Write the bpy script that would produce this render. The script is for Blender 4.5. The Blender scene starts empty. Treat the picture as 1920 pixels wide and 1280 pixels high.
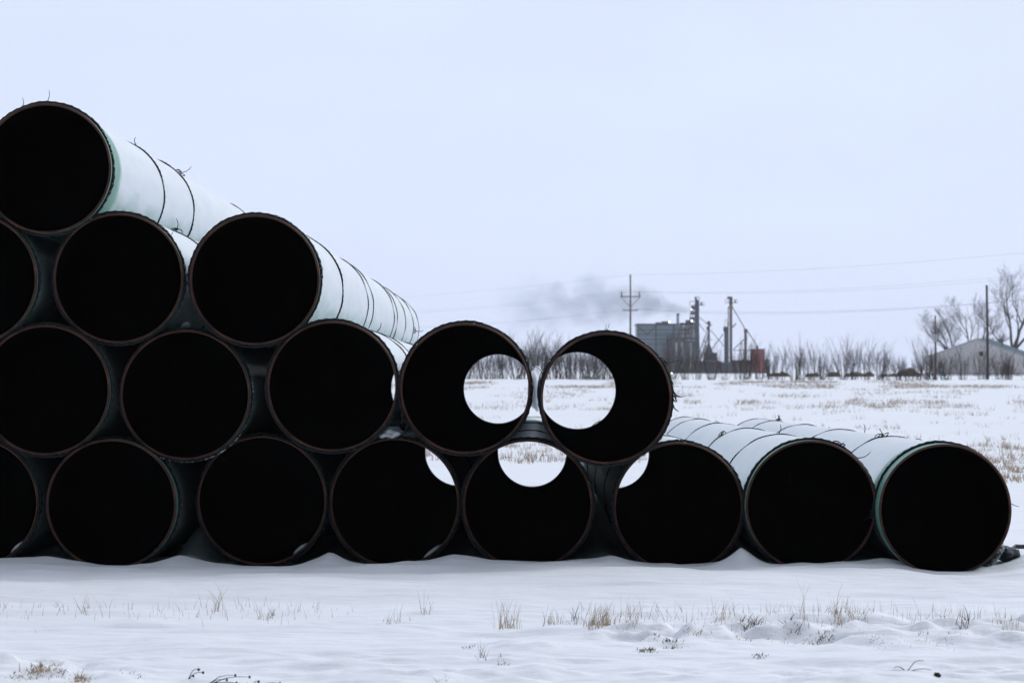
import bpy, bmesh, math, random
import numpy as np
from mathutils import Vector, Matrix, Euler

scene = bpy.context.scene
C = scene.collection
R = math.radians
F = 7800.0          # focal length in photo pixels (1920 wide)
CAMH = 1.39         # eye height above the snow beside the pile
HZ = 690.0          # horizon row

# ------------------------------------------------------------------ camera
cam = bpy.data.cameras.new('camera')
camo = bpy.data.objects.new('camera', cam)
C.objects.link(camo)
scene.camera = camo
camo.location = (0, 0, CAMH)
camo.rotation_euler = (R(90) + math.atan((HZ - 640) / F), 0, 0)
cam.sensor_width = 36.0
cam.lens = 36.0 * F / 1920.0
cam.clip_start = 0.5
cam.clip_end = 30000
cam.dof.use_dof = True
cam.dof.focus_distance = 29.3
cam.dof.aperture_fstop = 10.0

# ------------------------------------------------------------------ world
SUN_EL, SUN_AZ = 34.0, 48.0     # overcast: the sun is only a broad soft glow beyond the pile, to the right
world = bpy.data.worlds.new('World')
scene.world = world
world.use_nodes = True
wn = world.node_tree
wn.nodes.clear()
wo = wn.nodes.new('ShaderNodeOutputWorld')
sky = wn.nodes.new('ShaderNodeTexSky')
sky.sky_type = 'NISHITA'
sky.sun_disc = False
sky.sun_elevation = R(SUN_EL)
sky.sun_rotation = R(SUN_AZ)
sky.air_density = 1.0
sky.dust_density = 3.0
b1 = wn.nodes.new('ShaderNodeBackground'); b1.inputs['Strength'].default_value = 0.06
wn.links.new(sky.outputs[0], b1.inputs['Color'])
# the even cloud deck
tc = wn.nodes.new('ShaderNodeTexCoord')
sx = wn.nodes.new('ShaderNodeSeparateXYZ'); wn.links.new(tc.outputs['Generated'], sx.inputs[0])
ramp = wn.nodes.new('ShaderNodeValToRGB')
ramp.color_ramp.elements[0].position = 0.0; ramp.color_ramp.elements[0].color = (0.690, 0.765, 0.985, 1)
ramp.color_ramp.elements[1].position = 0.9; ramp.color_ramp.elements[1].color = (0.88, 0.96, 1.13, 1)
e = ramp.color_ramp.elements.new(0.035); e.color = (0.700, 0.790, 1.0, 1)
e = ramp.color_ramp.elements.new(0.10); e.color = (0.690, 0.775, 0.965, 1)
wn.links.new(sx.outputs['Z'], ramp.inputs[0])
cn = wn.nodes.new('ShaderNodeTexNoise'); cn.inputs['Scale'].default_value = 14.0; cn.inputs['Detail'].default_value = 3.0
cmap = wn.nodes.new('ShaderNodeMapping'); cmap.inputs['Scale'].default_value = (1, 1, 2.5)
wn.links.new(tc.outputs['Generated'], cmap.inputs[0]); wn.links.new(cmap.outputs[0], cn.inputs['Vector'])
cm = wn.nodes.new('ShaderNodeMapRange'); cm.inputs['From Min'].default_value = 0.3; cm.inputs['From Max'].default_value = 0.7
cm.inputs['To Min'].default_value = 0.985; cm.inputs['To Max'].default_value = 1.02
wn.links.new(cn.outputs['Fac'], cm.inputs['Value'])
# added dimming of the sky behind the camera, keeps the pipe gaps dark
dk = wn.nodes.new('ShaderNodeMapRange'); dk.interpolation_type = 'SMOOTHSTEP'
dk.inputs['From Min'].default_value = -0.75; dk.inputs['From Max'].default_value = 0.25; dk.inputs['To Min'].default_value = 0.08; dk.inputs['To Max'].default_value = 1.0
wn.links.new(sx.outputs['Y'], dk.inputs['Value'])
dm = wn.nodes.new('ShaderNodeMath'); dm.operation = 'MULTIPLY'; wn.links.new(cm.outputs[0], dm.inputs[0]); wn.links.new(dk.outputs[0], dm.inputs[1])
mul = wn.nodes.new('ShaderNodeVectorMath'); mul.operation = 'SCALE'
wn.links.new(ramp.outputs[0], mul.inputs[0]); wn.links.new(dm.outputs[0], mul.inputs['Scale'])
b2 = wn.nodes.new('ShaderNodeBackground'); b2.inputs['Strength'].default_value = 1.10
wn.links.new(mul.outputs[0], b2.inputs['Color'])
mx = wn.nodes.new('ShaderNodeMixShader'); mx.inputs[0].default_value = 0.93
wn.links.new(b1.outputs[0], mx.inputs[1]); wn.links.new(b2.outputs[0], mx.inputs[2])
wn.links.new(mx.outputs[0], wo.inputs['Surface'])

sun = bpy.data.lights.new('sun', 'SUN')
sun.energy = 1.5
sun.angle = R(22)
sun.color = (1.0, 0.98, 0.96)
suno = bpy.data.objects.new('sun', sun)
C.objects.link(suno)
el, az = R(SUN_EL), R(SUN_AZ)
sd = Vector((math.sin(az) * math.cos(el), math.cos(az) * math.cos(el), math.sin(el)))
suno.rotation_euler = sd.to_track_quat('Z', 'Y').to_euler()
suno.location = (0, 30, 30)

scene.view_settings.view_transform = 'Standard'
scene.view_settings.look = 'None'
scene.view_settings.exposure = 0.0
scene.view_settings.gamma = 1.0
scene.render.engine = 'CYCLES'
scene.cycles.use_denoising = True
scene.cycles.max_bounces = 8
scene.cycles.diffuse_bounces = 4
scene.cycles.volume_bounces = 1
scene.cycles.use_light_tree = True

# ------------------------------------------------------------------ helpers
def at(px, py, D):
    """world point seen at photo pixel (px, py) at distance D"""
    return Vector(((px - 960) / F * D, D, CAMH + (HZ - py) / F * D))

class MB:
    def __init__(s):
        s.v = []; s.f = []
    def add(s, vs, fs):
        n = len(s.v)
        s.v.extend([tuple(p) for p in vs])
        s.f.extend([tuple(i + n for i in f) for f in fs])
    def box(s, c, size, rot=None):
        hx, hy, hz = size[0] / 2, size[1] / 2, size[2] / 2
        vs = [Vector((a * hx, b * hy, d * hz)) for a in (-1, 1) for b in (-1, 1) for d in (-1, 1)]
        if rot is not None: vs = [rot @ p for p in vs]
        s.add([Vector(c) + p for p in vs], [(0, 1, 3, 2), (4, 6, 7, 5), (0, 4, 5, 1), (2, 3, 7, 6), (0, 2, 6, 4), (1, 5, 7, 3)])
    def bar(s, a, b, w, d=None):
        a, b = Vector(a), Vector(b); d = d or w
        q = (b - a).to_track_quat('Y', 'Z').to_matrix()
        s.box((a + b) / 2, (w, (b - a).length, d), q)
    def tube(s, pts, rad, n=4, cap=True):
        pts = [Vector(p) for p in pts]
        m = len(pts)
        if not hasattr(rad, '__len__'): rad = [rad] * m
        ref = Vector((0.31, 0.57, 0.76))
        vs = []; fs = []
        for i, p in enumerate(pts):
            t = (pts[min(i + 1, m - 1)] - pts[max(i - 1, 0)])
            if t.length < 1e-9: t = Vector((0, 0, 1))
            t.normalize()
            r0 = ref if abs(t.dot(ref)) < 0.95 else Vector((1, 0, 0))
            u = t.cross(r0).normalized(); w = t.cross(u)
            for k in range(n):
                a = 2 * math.pi * k / n
                vs.append(p + (u * math.cos(a) + w * math.sin(a)) * rad[i])
        for i in range(m - 1):
            for k in range(n):
                k2 = (k + 1) % n
                fs.append((i * n + k, i * n + k2, (i + 1) * n + k2, (i + 1) * n + k))
        if cap:
            fs.append(tuple(range(n))[::-1]); fs.append(tuple((m - 1) * n + k for k in range(n)))
        s.add(vs, fs)
    def cyl(s, c0, c1, r0, r1=None, n=20):
        s.tube([c0, c1], [r0, r0 if r1 is None else r1], n)
    def lump(s, c, r, seed=0, amp=0.2, nu=16, nv=9, rot=None):
        rnd = random.Random(seed)
        ph = [(rnd.uniform(0, 6.28), rnd.uniform(1.5, 4.5), rnd.uniform(0, 6.28), rnd.uniform(1.5, 5)) for _ in range(5)]
        vs = []; fs = []
        for j in range(nv + 1):
            th = math.pi * j / nv
            for i in range(nu):
                a = 2 * math.pi * i / nu
                d = Vector((math.sin(th) * math.cos(a), math.sin(th) * math.sin(a), math.cos(th)))
                k = 1 + amp * sum(math.sin(p[1] * d.x * 1.7 + p[0]) * math.sin(p[3] * (d.y + d.z) + p[2]) for p in ph) / 2.2
                q = Vector((d.x * r[0] * k, d.y * r[1] * k, d.z * r[2] * k))
                if rot is not None: q = rot @ q
                vs.append(Vector(c) + q)
        for j in range(nv):
            for i in range(nu):
                i2 = (i + 1) % nu
                fs.append((j * nu + i, (j + 1) * nu + i, (j + 1) * nu + i2, j * nu + i2))
        s.add(vs, fs)
    def build(s, name, mat, parent=None, smooth=False):
        me = bpy.data.meshes.new(name)
        me.from_pydata(s.v, [], s.f)
        me.update()
        if smooth: me.shade_smooth()
        return link(name, me, mat, parent)

def link(name, me, mat=None, parent=None):
    if mat is not None and not me.materials: me.materials.append(mat)
    o = bpy.data.objects.new(name, me)
    C.objects.link(o)
    if parent is not None: o.parent = parent
    return o

def thing(name, label, cat, loc=(0, 0, 0), group=None):
    o = bpy.data.objects.new(name, None); C.objects.link(o)
    o.location = loc; o.empty_display_size = 0.3
    o['label'] = label; o['category'] = cat
    if group: o['group'] = group
    return o

def tag(o, label=None, cat=None, group=None, kind=None):
    if label: o['label'] = label
    if cat: o['category'] = cat
    if group: o['group'] = group
    if kind: o['kind'] = kind
    return o

ORD = ['first', 'second', 'third', 'fourth', 'fifth', 'sixth', 'seventh', 'eighth', 'ninth', 'tenth', 'eleventh', 'twelfth', 'thirteenth',
       'fourteenth', 'fifteenth', 'sixteenth', 'seventeenth', 'eighteenth', 'nineteenth', 'twentieth', 'twenty-first', 'twenty-second',
       'twenty-third', 'twenty-fourth', 'twenty-fifth', 'twenty-sixth', 'twenty-seventh', 'twenty-eighth', 'twenty-ninth', 'thirtieth',
       'thirty-first', 'thirty-second', 'thirty-third', 'thirty-fourth', 'thirty-fifth', 'thirty-sixth', 'thirty-seventh', 'thirty-eighth',
       'thirty-ninth', 'fortieth', 'forty-first', 'forty-second', 'forty-third', 'forty-fourth', 'forty-fifth', 'forty-sixth', 'forty-seventh', 'forty-eighth', 'forty-ninth', 'fiftieth', 'fifty-first', 'fifty-second', 'fifty-third', 'fifty-fourth', 'fifty-fifth', 'fifty-sixth', 'fifty-seventh', 'fifty-eighth', 'fifty-ninth', 'sixtieth', 'sixty-first', 'sixty-second', 'sixty-third', 'sixty-fourth', 'sixty-fifth', 'sixty-sixth', 'sixty-seventh', 'sixty-eighth', 'sixty-ninth', 'seventieth', 'seventy-first', 'seventy-second', 'seventy-third', 'seventy-fourth', 'seventy-fifth']

def hsh(ix, iy, seed):
    n = (ix.astype(np.int64) * 374761393 + iy.astype(np.int64) * 668265263 + seed * 144665) & 0x7fffffff
    n = ((n ^ (n >> 13)) * 1274126177) & 0x7fffffff
    n = (n ^ (n >> 16)) & 0xffff
    return n / 65535.0
def vnoise(x, y, seed=0):
    xi = np.floor(x); yi = np.floor(y); fx = x - xi; fy = y - yi
    fx = fx * fx * fx * (fx * (fx * 6 - 15) + 10); fy = fy * fy * fy * (fy * (fy * 6 - 15) + 10)
    a = hsh(xi, yi, seed); b = hsh(xi + 1, yi, seed); c = hsh(xi, yi + 1, seed); d = hsh(xi + 1, yi + 1, seed)
    return (a * (1 - fx) + b * fx) * (1 - fy) + (c * (1 - fx) + d * fx) * fy - 0.5
def fbm(x, y, seed=0, oct=3):
    t = 0; a = 1.0
    for k in range(oct):
        t = t + a * vnoise(x * 2 ** k + 17.3 * k, y * 2 ** k - 9.1 * k, seed + k); a *= 0.5
    return t

# ------------------------------------------------------------------ materials
MATS = {}
def pmat(name, col, rough=0.7, var=0.25, scale=3.0, spec=0.3, metal=0.0, bump=0.0, bscale=40.0, stretch=(1, 1, 1), col2=None, emit=None):
    m = bpy.data.materials.new(name); m.use_nodes = True
    nt = m.node_tree; bs = nt.nodes['Principled BSDF']
    bs.inputs['Roughness'].default_value = rough
    bs.inputs['Metallic'].default_value = metal
    bs.inputs['Specular IOR Level'].default_value = spec
    t = nt.nodes.new('ShaderNodeTexCoord'); mp = nt.nodes.new('ShaderNodeMapping'); mp.inputs['Scale'].default_value = stretch
    nt.links.new(t.outputs['Object'], mp.inputs[0])
    n = nt.nodes.new('ShaderNodeTexNoise'); n.inputs['Scale'].default_value = scale; n.inputs['Detail'].default_value = 5
    nt.links.new(mp.outputs[0], n.inputs['Vector'])
    r = nt.nodes.new('ShaderNodeValToRGB')
    c2 = col2 or tuple(c * (1 + var) for c in col)
    c1 = tuple(c * (1 - var) for c in col) if col2 is None else col
    r.color_ramp.elements[0].position = 0.32; r.color_ramp.elements[0].color = (*c1, 1)
    r.color_ramp.elements[1].position = 0.68; r.color_ramp.elements[1].color = (*c2, 1)
    nt.links.new(n.outputs['Fac'], r.inputs[0]); nt.links.new(r.outputs[0], bs.inputs['Base Color'])
    if bump:
        n2 = nt.nodes.new('ShaderNodeTexNoise'); n2.inputs['Scale'].default_value = bscale; n2.inputs['Detail'].default_value = 4
        nt.links.new(mp.outputs[0], n2.inputs['Vector'])
        b = nt.nodes.new('ShaderNodeBump'); b.inputs['Strength'].default_value = bump; b.inputs['Distance'].default_value = 0.01
        nt.links.new(n2.outputs['Fac'], b.inputs['Height']); nt.links.new(b.outputs[0], bs.inputs['Normal'])
    if emit:
        bs.inputs['Emission Color'].default_value = (*emit[:3], 1); bs.inputs['Emission Strength'].default_value = emit[3]
    MATS[name] = m
    return m

def snow_mat():
    m = pmat('snow', (0.83, 0.85, 0.88), 0.55, 0.03, 1.2, 0.25, stretch=(0.35, 1, 1))
    nt = m.node_tree; bs = nt.nodes['Principled BSDF']
    t = nt.nodes.new('ShaderNodeTexCoord')
    mp = nt.nodes.new('ShaderNodeMapping'); mp.inputs['Scale'].default_value = (2.2, 9, 9)
    nt.links.new(t.outputs['Object'], mp.inputs[0])
    n1 = nt.nodes.new('ShaderNodeTexNoise'); n1.inputs['Scale'].default_value = 1.6; n1.inputs['Detail'].default_value = 6
    nt.links.new(mp.outputs[0], n1.inputs['Vector'])
    b = nt.nodes.new('ShaderNodeBump'); b.inputs['Strength'].default_value = 0.35; b.inputs['Distance'].default_value = 0.03
    nt.links.new(n1.outputs['Fac'], b.inputs['Height'])
    n3 = nt.nodes.new('ShaderNodeTexNoise'); n3.inputs['Scale'].default_value = 22; n3.inputs['Detail'].default_value = 5; n3.inputs['Roughness'].default_value = .7
    nt.links.new(t.outputs['Object'], n3.inputs['Vector'])
    b3 = nt.nodes.new('ShaderNodeBump'); b3.inputs['Strength'].default_value = 0.35; b3.inputs['Distance'].default_value = 0.012
    nt.links.new(n3.outputs['Fac'], b3.inputs['Height']); nt.links.new(b.outputs[0], b3.inputs['Normal'])
    nt.links.new(b3.outputs[0], bs.inputs['Normal'])
    return m
snow = snow_mat()
snow_chunk = pmat('snow_clod', (0.80, 0.825, 0.87), 0.6, 0.05, 8, 0.25, bump=0.4, bscale=30)

# pipe coating: green epoxy under a skin of hoarfrost, bare near the pipe end
def coat_mat():
    m = bpy.data.materials.new('green_coating_with_frost'); m.use_nodes = True
    nt = m.node_tree; bs = nt.nodes['Principled BSDF']; N = nt.nodes.new; L = nt.links.new
    t = N('ShaderNodeTexCoord'); oi = N('ShaderNodeObjectInfo')
    off = N('ShaderNodeVectorMath'); off.operation = 'MULTIPLY_ADD'
    L(t.outputs['Object'], off.inputs[0]); off.inputs[1].default_value = (1, 1, 1)
    sc = N('ShaderNodeVectorMath'); sc.operation = 'SCALE'; sc.inputs[0].default_value = (13, 7, 29); L(oi.outputs['Random'], sc.inputs['Scale'])
    L(sc.outputs[0], off.inputs[2])
    sep = N('ShaderNodeSeparateXYZ'); L(t.outputs['Object'], sep.inputs[0])
    at_ = N('ShaderNodeAttribute'); at_.attribute_type = 'OBJECT'; at_.attribute_name = 'bare_band'
    n1 = N('ShaderNodeTexNoise'); n1.inputs['Scale'].default_value = 5; n1.inputs['Detail'].default_value = 5; L(off.outputs[0], n1.inputs['Vector'])
    # distance from the end minus band width, edge roughened
    d = N('ShaderNodeMath'); d.operation = 'SUBTRACT'; L(sep.outputs['Y'], d.inputs[0]); L(at_.outputs['Fac'], d.inputs[1])
    nn = N('ShaderNodeMath'); nn.operation = 'MULTIPLY_ADD'; L(n1.outputs['Fac'], nn.inputs[0]); nn.inputs[1].default_value = 0.30; L(d.outputs[0], nn.inputs[2])
    fr = N('ShaderNodeMapRange'); fr.interpolation_type = 'SMOOTHSTEP'; fr.inputs['From Min'].default_value = 0.10; fr.inputs['From Max'].default_value = 0.30
    L(nn.outputs[0], fr.inputs['Value'])
    # thinner frost on the under side
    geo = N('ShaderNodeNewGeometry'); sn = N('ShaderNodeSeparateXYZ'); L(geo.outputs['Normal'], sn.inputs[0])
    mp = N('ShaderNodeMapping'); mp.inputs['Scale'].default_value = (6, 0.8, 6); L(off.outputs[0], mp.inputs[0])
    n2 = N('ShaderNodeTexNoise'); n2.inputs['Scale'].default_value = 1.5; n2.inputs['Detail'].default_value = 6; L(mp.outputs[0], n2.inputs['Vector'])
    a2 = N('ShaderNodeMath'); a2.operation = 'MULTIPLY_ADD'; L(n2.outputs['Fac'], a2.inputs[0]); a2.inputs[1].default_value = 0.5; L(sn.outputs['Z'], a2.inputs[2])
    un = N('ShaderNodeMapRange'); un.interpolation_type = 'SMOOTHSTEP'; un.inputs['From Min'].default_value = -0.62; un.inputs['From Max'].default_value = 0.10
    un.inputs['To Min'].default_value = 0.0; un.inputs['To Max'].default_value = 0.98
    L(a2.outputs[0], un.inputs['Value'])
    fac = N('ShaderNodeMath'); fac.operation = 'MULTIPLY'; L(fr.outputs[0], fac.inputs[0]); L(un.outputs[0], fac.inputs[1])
    g = N('ShaderNodeValToRGB'); g.color_ramp.elements[0].color = (0.12, 0.28, 0.215, 1); g.color_ramp.elements[1].color = (0.18, 0.38, 0.30, 1)
    g.color_ramp.elements[0].position = 0.3; g.color_ramp.elements[1].position = 0.7
    L(n1.outputs['Fac'], g.inputs[0])
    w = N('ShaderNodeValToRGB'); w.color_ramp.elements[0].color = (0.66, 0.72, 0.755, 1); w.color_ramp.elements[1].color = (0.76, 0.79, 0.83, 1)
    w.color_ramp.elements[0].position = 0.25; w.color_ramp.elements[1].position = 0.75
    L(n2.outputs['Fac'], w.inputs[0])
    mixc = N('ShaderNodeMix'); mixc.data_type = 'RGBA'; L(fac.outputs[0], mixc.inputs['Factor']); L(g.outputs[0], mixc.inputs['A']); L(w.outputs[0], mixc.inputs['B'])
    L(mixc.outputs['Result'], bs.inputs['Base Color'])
    bs.inputs['Roughness'].default_value = 0.5; bs.inputs['Specular IOR Level'].default_value = 0.25
    bp = N('ShaderNodeBump'); bp.inputs['Strength'].default_value = 0.25; bp.inputs['Distance'].default_value = 0.004
    L(n2.outputs['Fac'], bp.inputs['Height']); L(bp.outputs[0], bs.inputs['Normal'])
    return m
coating = coat_mat()
steel_end = pmat('rusty_steel_end', (0.070, 0.028, 0.019), 0.55, 0.75, 7, 0.35, bump=0.3, bscale=60)
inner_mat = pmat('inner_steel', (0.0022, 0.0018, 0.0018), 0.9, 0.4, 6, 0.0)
rope_mat = pmat('black_rope', (0.016, 0.018, 0.022), 0.7, 0.5, 60, 0.3)
timber = pmat('timber', (0.11, 0.075, 0.05), 0.8, 0.4, 6, 0.2, bump=0.3, stretch=(0.3, 3, 3))
plastic = pmat('dark_plastic_sheet', (0.035, 0.042, 0.055), 0.45, 0.5, 9, 0.4, bump=0.6, bscale=14)

# ------------------------------------------------------------------ pipes: positions
PR = 0.457        # outer radius of a 36 inch pipe
WALL = 0.017
PL = 24.3
def vpdir(vx=1008, vy=730):
    return Vector(((vx - 960) / F, 1.0, (HZ - vy) / F)).normalized()
PD = vpdir()
# key: (px, py, D, bare band, rope offsets)
PIPES = {
 'E1': (86, 315.5, 29.1, 0.62, [0.07, 4.1, 6.95, 15.2, 19.8, 24.1]),
 'D0': (-53, 523, 29.1, 0.1, [0.06, 5.0, 11, 18, 24.1]),
 'D1': (221.5, 521.5, 29.15, 0.22, [0.05, 3.0, 8.6, 14, 19, 24.1]),
 'D2': (477.5, 524.5, 29.1, 0.26, [0.05, 0.10, 3.35, 8.2, 9.4, 15.0, 16.0, 18.8, 21.8, 24.15]),
 'Cm': (-178, 733, 29.1, 0.1, [0.06, 12, 24.1]),
 'C0': (84, 731, 29.1, 0.1, [0.05, 4.6, 12, 24.1]),
 'C1': (347, 740, 29.15, 0.1, [0.09, 5.5, 12, 24.1]),
 'C2': (623, 724, 29.1, 0.1, [0.05, 4.0, 5.8, 12.5, 17, 24.1]),
 'C3': (872.5, 728, 29.05, 0.1, [0.05, 4.8, 13, 24.1]),
 'C4': (1136.5, 746.5, 28.95, 0.1, [0.04, 0.085, 5, 12, 18.8]),
 'Bm': (-305, 942, 29.2, 0.1, [0.05, 12, 24.1]),
 'B0': (-50, 942, 29.15, 0.1, [0.05, 4.2, 12, 24.1]),
 'B1': (208.5, 945, 29.1, 0.3, [0.16, 5, 12, 24.1]),
 'B2': (491, 938, 29.3, 0.15, [0.1, 5, 12, 24.1]),
 'B3': (740, 942, 29.3, 0.1, [0.05, 6, 12, 24.1]),
 'B4': (989.5, 945, 29.25, 0.1, [0.06, 6, 14, 24.1]),
 'B5': (1272, 950.5, 29.25, 0.1, [0.05, 3.9, 9.3, 14.8, 24.15]),
 'B6': (1521, 948, 29.0, 0.45, [0.17, 3.6, 8.7, 14.5, 20.4, 24.15]),
 'B7': (1772.5, 956, 28.65, 0.72, [0.34, 4.3, 10.0, 15.4, 20.6, 24.15]),
}
LABELS = {
 'E1': 'topmost pipe of the pyramid, with a wide green band behind its rim',
 'D0': 'black-mouthed pipe at the left edge of the second layer from the top, mostly cut off',
 'D1': 'pipe directly under the gap right of the topmost pipe, whole mouth in view',
 'D2': 'right end pipe of the second layer, frosty flank crossed by many ropes',
 'Cm': 'pipe hidden beyond the left end of the third layer, next to the cut-off pipe mouth',
 'C0': 'leftmost pipe mouth of the third layer down, just cut by the edge of the photo',
 'C1': 'pipe in the third layer with a rope of white flecks sagging under its rim',
 'C2': 'dark-mouthed pipe in the third layer, immediately left of the two see-through pipes',
 'C3': 'left one of the two high see-through pipes, snow and shrubs in its round opening',
 'C4': 'right one of the two see-through pipes, end of its layer, frayed rope round the rim',
 'Bm': 'pipe hidden beyond the left end of the bottom row, next to the cut-off pipe mouth',
 'B0': 'leftmost pipe of the bottom row, only its right edge and a snow clod in view',
 'B1': 'bottom row pipe at the left, a timber block in the wide gap beside it',
 'B2': 'bottom row pipe right of the timber block, snow clod inside its rim',
 'B3': 'bottom row pipe with a thin crescent of snowfield showing at its upper right inside',
 'B4': 'bottom row pipe framing the snowfield, under the two high see-through pipes',
 'B5': 'left one of the three uncovered pipes at the right end of the bottom row',
 'B6': 'middle one of the three uncovered bottom pipes, narrow green band and rope behind its rim',
 'B7': 'last pipe at the right end of the bottom row, broad green band behind its rim',
}
def pipe_line(k):
    px, py, D, bb, ropes = PIPES[k]
    n = at(px, py, D)
    if k == 'C4': return n, vpdir(1000, 710), 19.0
    return n, PD, PL

# ------------------------------------------------------------------ ground
BOTTOM = ['Bm', 'B0', 'B1', 'B2', 'B3', 'B4', 'B5', 'B6', 'B7']
KY = [0, 15, 18, 19.5, 21.2, 22.4, 24.6, 27.0, 28.55, 29.6, 54, 60, 80, 100, 200, 300, 415, 438, 448, 456, 470, 600, 900, 1500, 4500, 9000]
KZ = [0, -.02, 0, .035, .030, .062, -.012, .012, .034, 0.0, -.13, -.14, -.16, -.15, -.05, .02, .03, .10, .13, .10, .0, 0.02, 0.0, -.5, -1.0, -2.0]
def ground_z(x, y):
    x = np.asarray(x, float); y = np.asarray(y, float)
    # smoothed profile
    z = sum(np.interp(y + s * np.clip(y * 0.012, 0.05, 8), KY, KZ) for s in (-1, -.5, 0, .5, 1)) / 5
    near = np.clip((34 - y) / 5, 0, 1)
    far = 1 - near
    # wind-worked surface
    z = z + near * (0.034 * fbm(x * 0.8, y * 0.9, 3) + 0.030 * fbm(x * 1.3, y * 3.4, 11, 3) + 0.020 * np.abs(fbm(x * 2.6, y * 8, 21, 3)) - 0.012 * np.abs(fbm(x * 1.1, y * 5, 27, 2)))
    # rough broken crust in the very front and at the crest
    rough = np.clip(1.3 - np.abs(y - 21.2) / 1.1, 0, 1) * np.clip(0.2 + (x - 0.3) * 0.9, 0, 1)
    rough = rough + np.clip(1 - np.abs(y - 18.6) / 1.3, 0, 1) * 0.8
    z = z + rough * (0.12 * np.maximum(fbm(x * 2.2, y * 3.2, 31, 4), -0.05) + 0.025 * fbm(x * 9, y * 11, 41, 2))
    crust = np.exp(-((x - .80) / .42) ** 2 - ((y - 21.0) / .5) ** 2) + .8 * np.exp(-((x - 1.55) / .30) ** 2 - ((y - 21.2) / .3) ** 2) \
        + .8 * np.exp(-((x + 2.1) / .30) ** 2 - ((y - 18.9) / .35) ** 2) + .6 * np.exp(-((x - .05) / .22) ** 2 - ((y - 19.9) / .25) ** 2) + .6 * np.exp(-((x - 2.3) / .5) ** 2 - ((y - 21.1) / .3) ** 2)
    z = z + crust * (0.035 + 0.13 * fbm(x * 5.5, y * 5.0, 51, 4))
    z = z - 0.02 * np.clip((x - 1.0) / 2.5, -1, 1) * np.clip(1 - np.abs(y - 22.4) / 2, 0, 1)
    # field
    amp = np.clip((y - 55) / 60, 0, 1)
    z = z + far * (0.02 * fbm(x * 0.5, y * 0.4, 5) + amp * 0.10 * fbm(x * 0.13, y * 0.05, 7))
    bank = np.clip(1 - np.abs(y - 442) / 26, 0, 1)
    z = z + bank * (0.22 * fbm(x * 0.16, y * 0.12, 61, 3))
    z = z + np.clip((y - 600) / 600, 0, 1) * 0.3 * fbm(x * 0.01, y * 0.01, 71)
    # drifts in the gaps along the pile, snow tucked under the pipes
    if True:
        lines = [pipe_line(k) for k in BOTTOM]
        def cx(i): n, d, L = lines[i]; return n.x + (y - n.y) * d.x / d.y
        def cz(i): n, d, L = lines[i]; return n.z + (y - n.y) * d.z / d.y
        along = np.clip((y - 28.9) / 1.3, 0, 1) * np.clip((54.2 - y) / 1.5, 0, 1)
        along2 = along ** 1.5
        H = [0.10, 0.10, 0.17, 0.15, 0.11, 0.08, 0.13, 0.06]
        for i in range(len(BOTTOM) - 1):
            xm = (cx(i) + cx(i + 1)) / 2
            nz = 1 + 0.9 * vnoise(x * 0 + i * 5.3, y * 0.9, 90 + i) + 0.4 * vnoise(x * 0 + i * 3.1, y * 2.6, 91 + i)
            z = z + H[i] * along2 * nz * np.exp(-((x - xm + 0.05 * vnoise(x * 0 + i, y * 1.1, 95)) / 0.13) ** 2)
            xo = xm + (-.04, .05, -.05, .03, -.05, .06, -.03, .05)[i]
            z = z + (.02, .035, .065, .085, .05, .05, .115, .045)[i] * np.exp(-np.abs((x - xo) / (0.15, .2, .17, .13, .2, .16, .11, .2)[i]) ** 1.4) * np.exp(-((y - 28.98) / 0.30) ** 2)
        side = np.clip((x - cx(len(BOTTOM) - 1) - 0.38) / 0.3, 0, 1)
        z = z + 0.065 * side * np.clip((y - 28.2) / 0.5, 0, 1) * np.clip((40 - y) / 11, 0, 1) * np.exp(-np.clip(x - 4, 0, 99) / 3)
        z = z + (0.022 * vnoise(x * 2.3, y * .8, 101) + 0.012 * vnoise(x * 7, y * 2, 103)) * np.exp(-((y - 28.7) / 0.4) ** 2)
        # a hollow scoured by the last pipe
        z = z - 0.055 * np.exp(-((x - 3.05) / 0.38) ** 2) * np.exp(-((y - 28.3) / 0.8) ** 2)
        for i in range(len(BOTTOM)):
            n, d, L = lines[i]
            dx = np.abs(x - cx(i))
            ins = (y > n.y - 0.03) & (y < n.y + L + 0.05) & (dx < PR)
            cap = cz(i) - np.sqrt(np.maximum(PR ** 2 - dx ** 2, 0)) + 0.004
            z = np.where(ins, np.minimum(z, cap), z)
    return z
def gz(x, y): return float(ground_z(np.array([x]), np.array([y]))[0])

def axis(segs):
    out = [segs[0][0]]
    for a, b, st in segs:
        n = max(1, int(round((b - a) / st)))
        out += list(np.linspace(a, b, n + 1)[1:])
    return np.array(out)
def geo(a, b, st, g):
    out = []; x = a
    while x < b: x += st; st *= g; out.append(x)
    return out
xr = [v for v in geo(5.2, 4000, 0.08, 1.09)]
xs = np.array([-v for v in reversed(xr)] + list(axis([(-5.2, 5.2, 0.035)])) + xr)
ys = np.array([-150, -50, -10, 0, 6, 10] + list(axis([(12, 16.5, 0.15), (16.5, 30.5, 0.035), (30.5, 56, 0.15), (56, 110, 1.0), (110, 410, 5), (410, 470, 1.2), (470, 600, 10)])) + geo(600, 4300, 14, 1.12))
X, Y = np.meshgrid(xs, ys)
Z = ground_z(X, Y)
nx, ny = len(xs), len(ys)
me = bpy.data.meshes.new('snow_ground')
V = np.stack([X.ravel(), Y.ravel(), Z.ravel()], 1)
idx = np.arange(nx * ny).reshape(ny, nx)
Q = np.stack([idx[:-1, :-1], idx[:-1, 1:], idx[1:, 1:], idx[1:, :-1]], -1).reshape(-1, 4)
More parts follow.
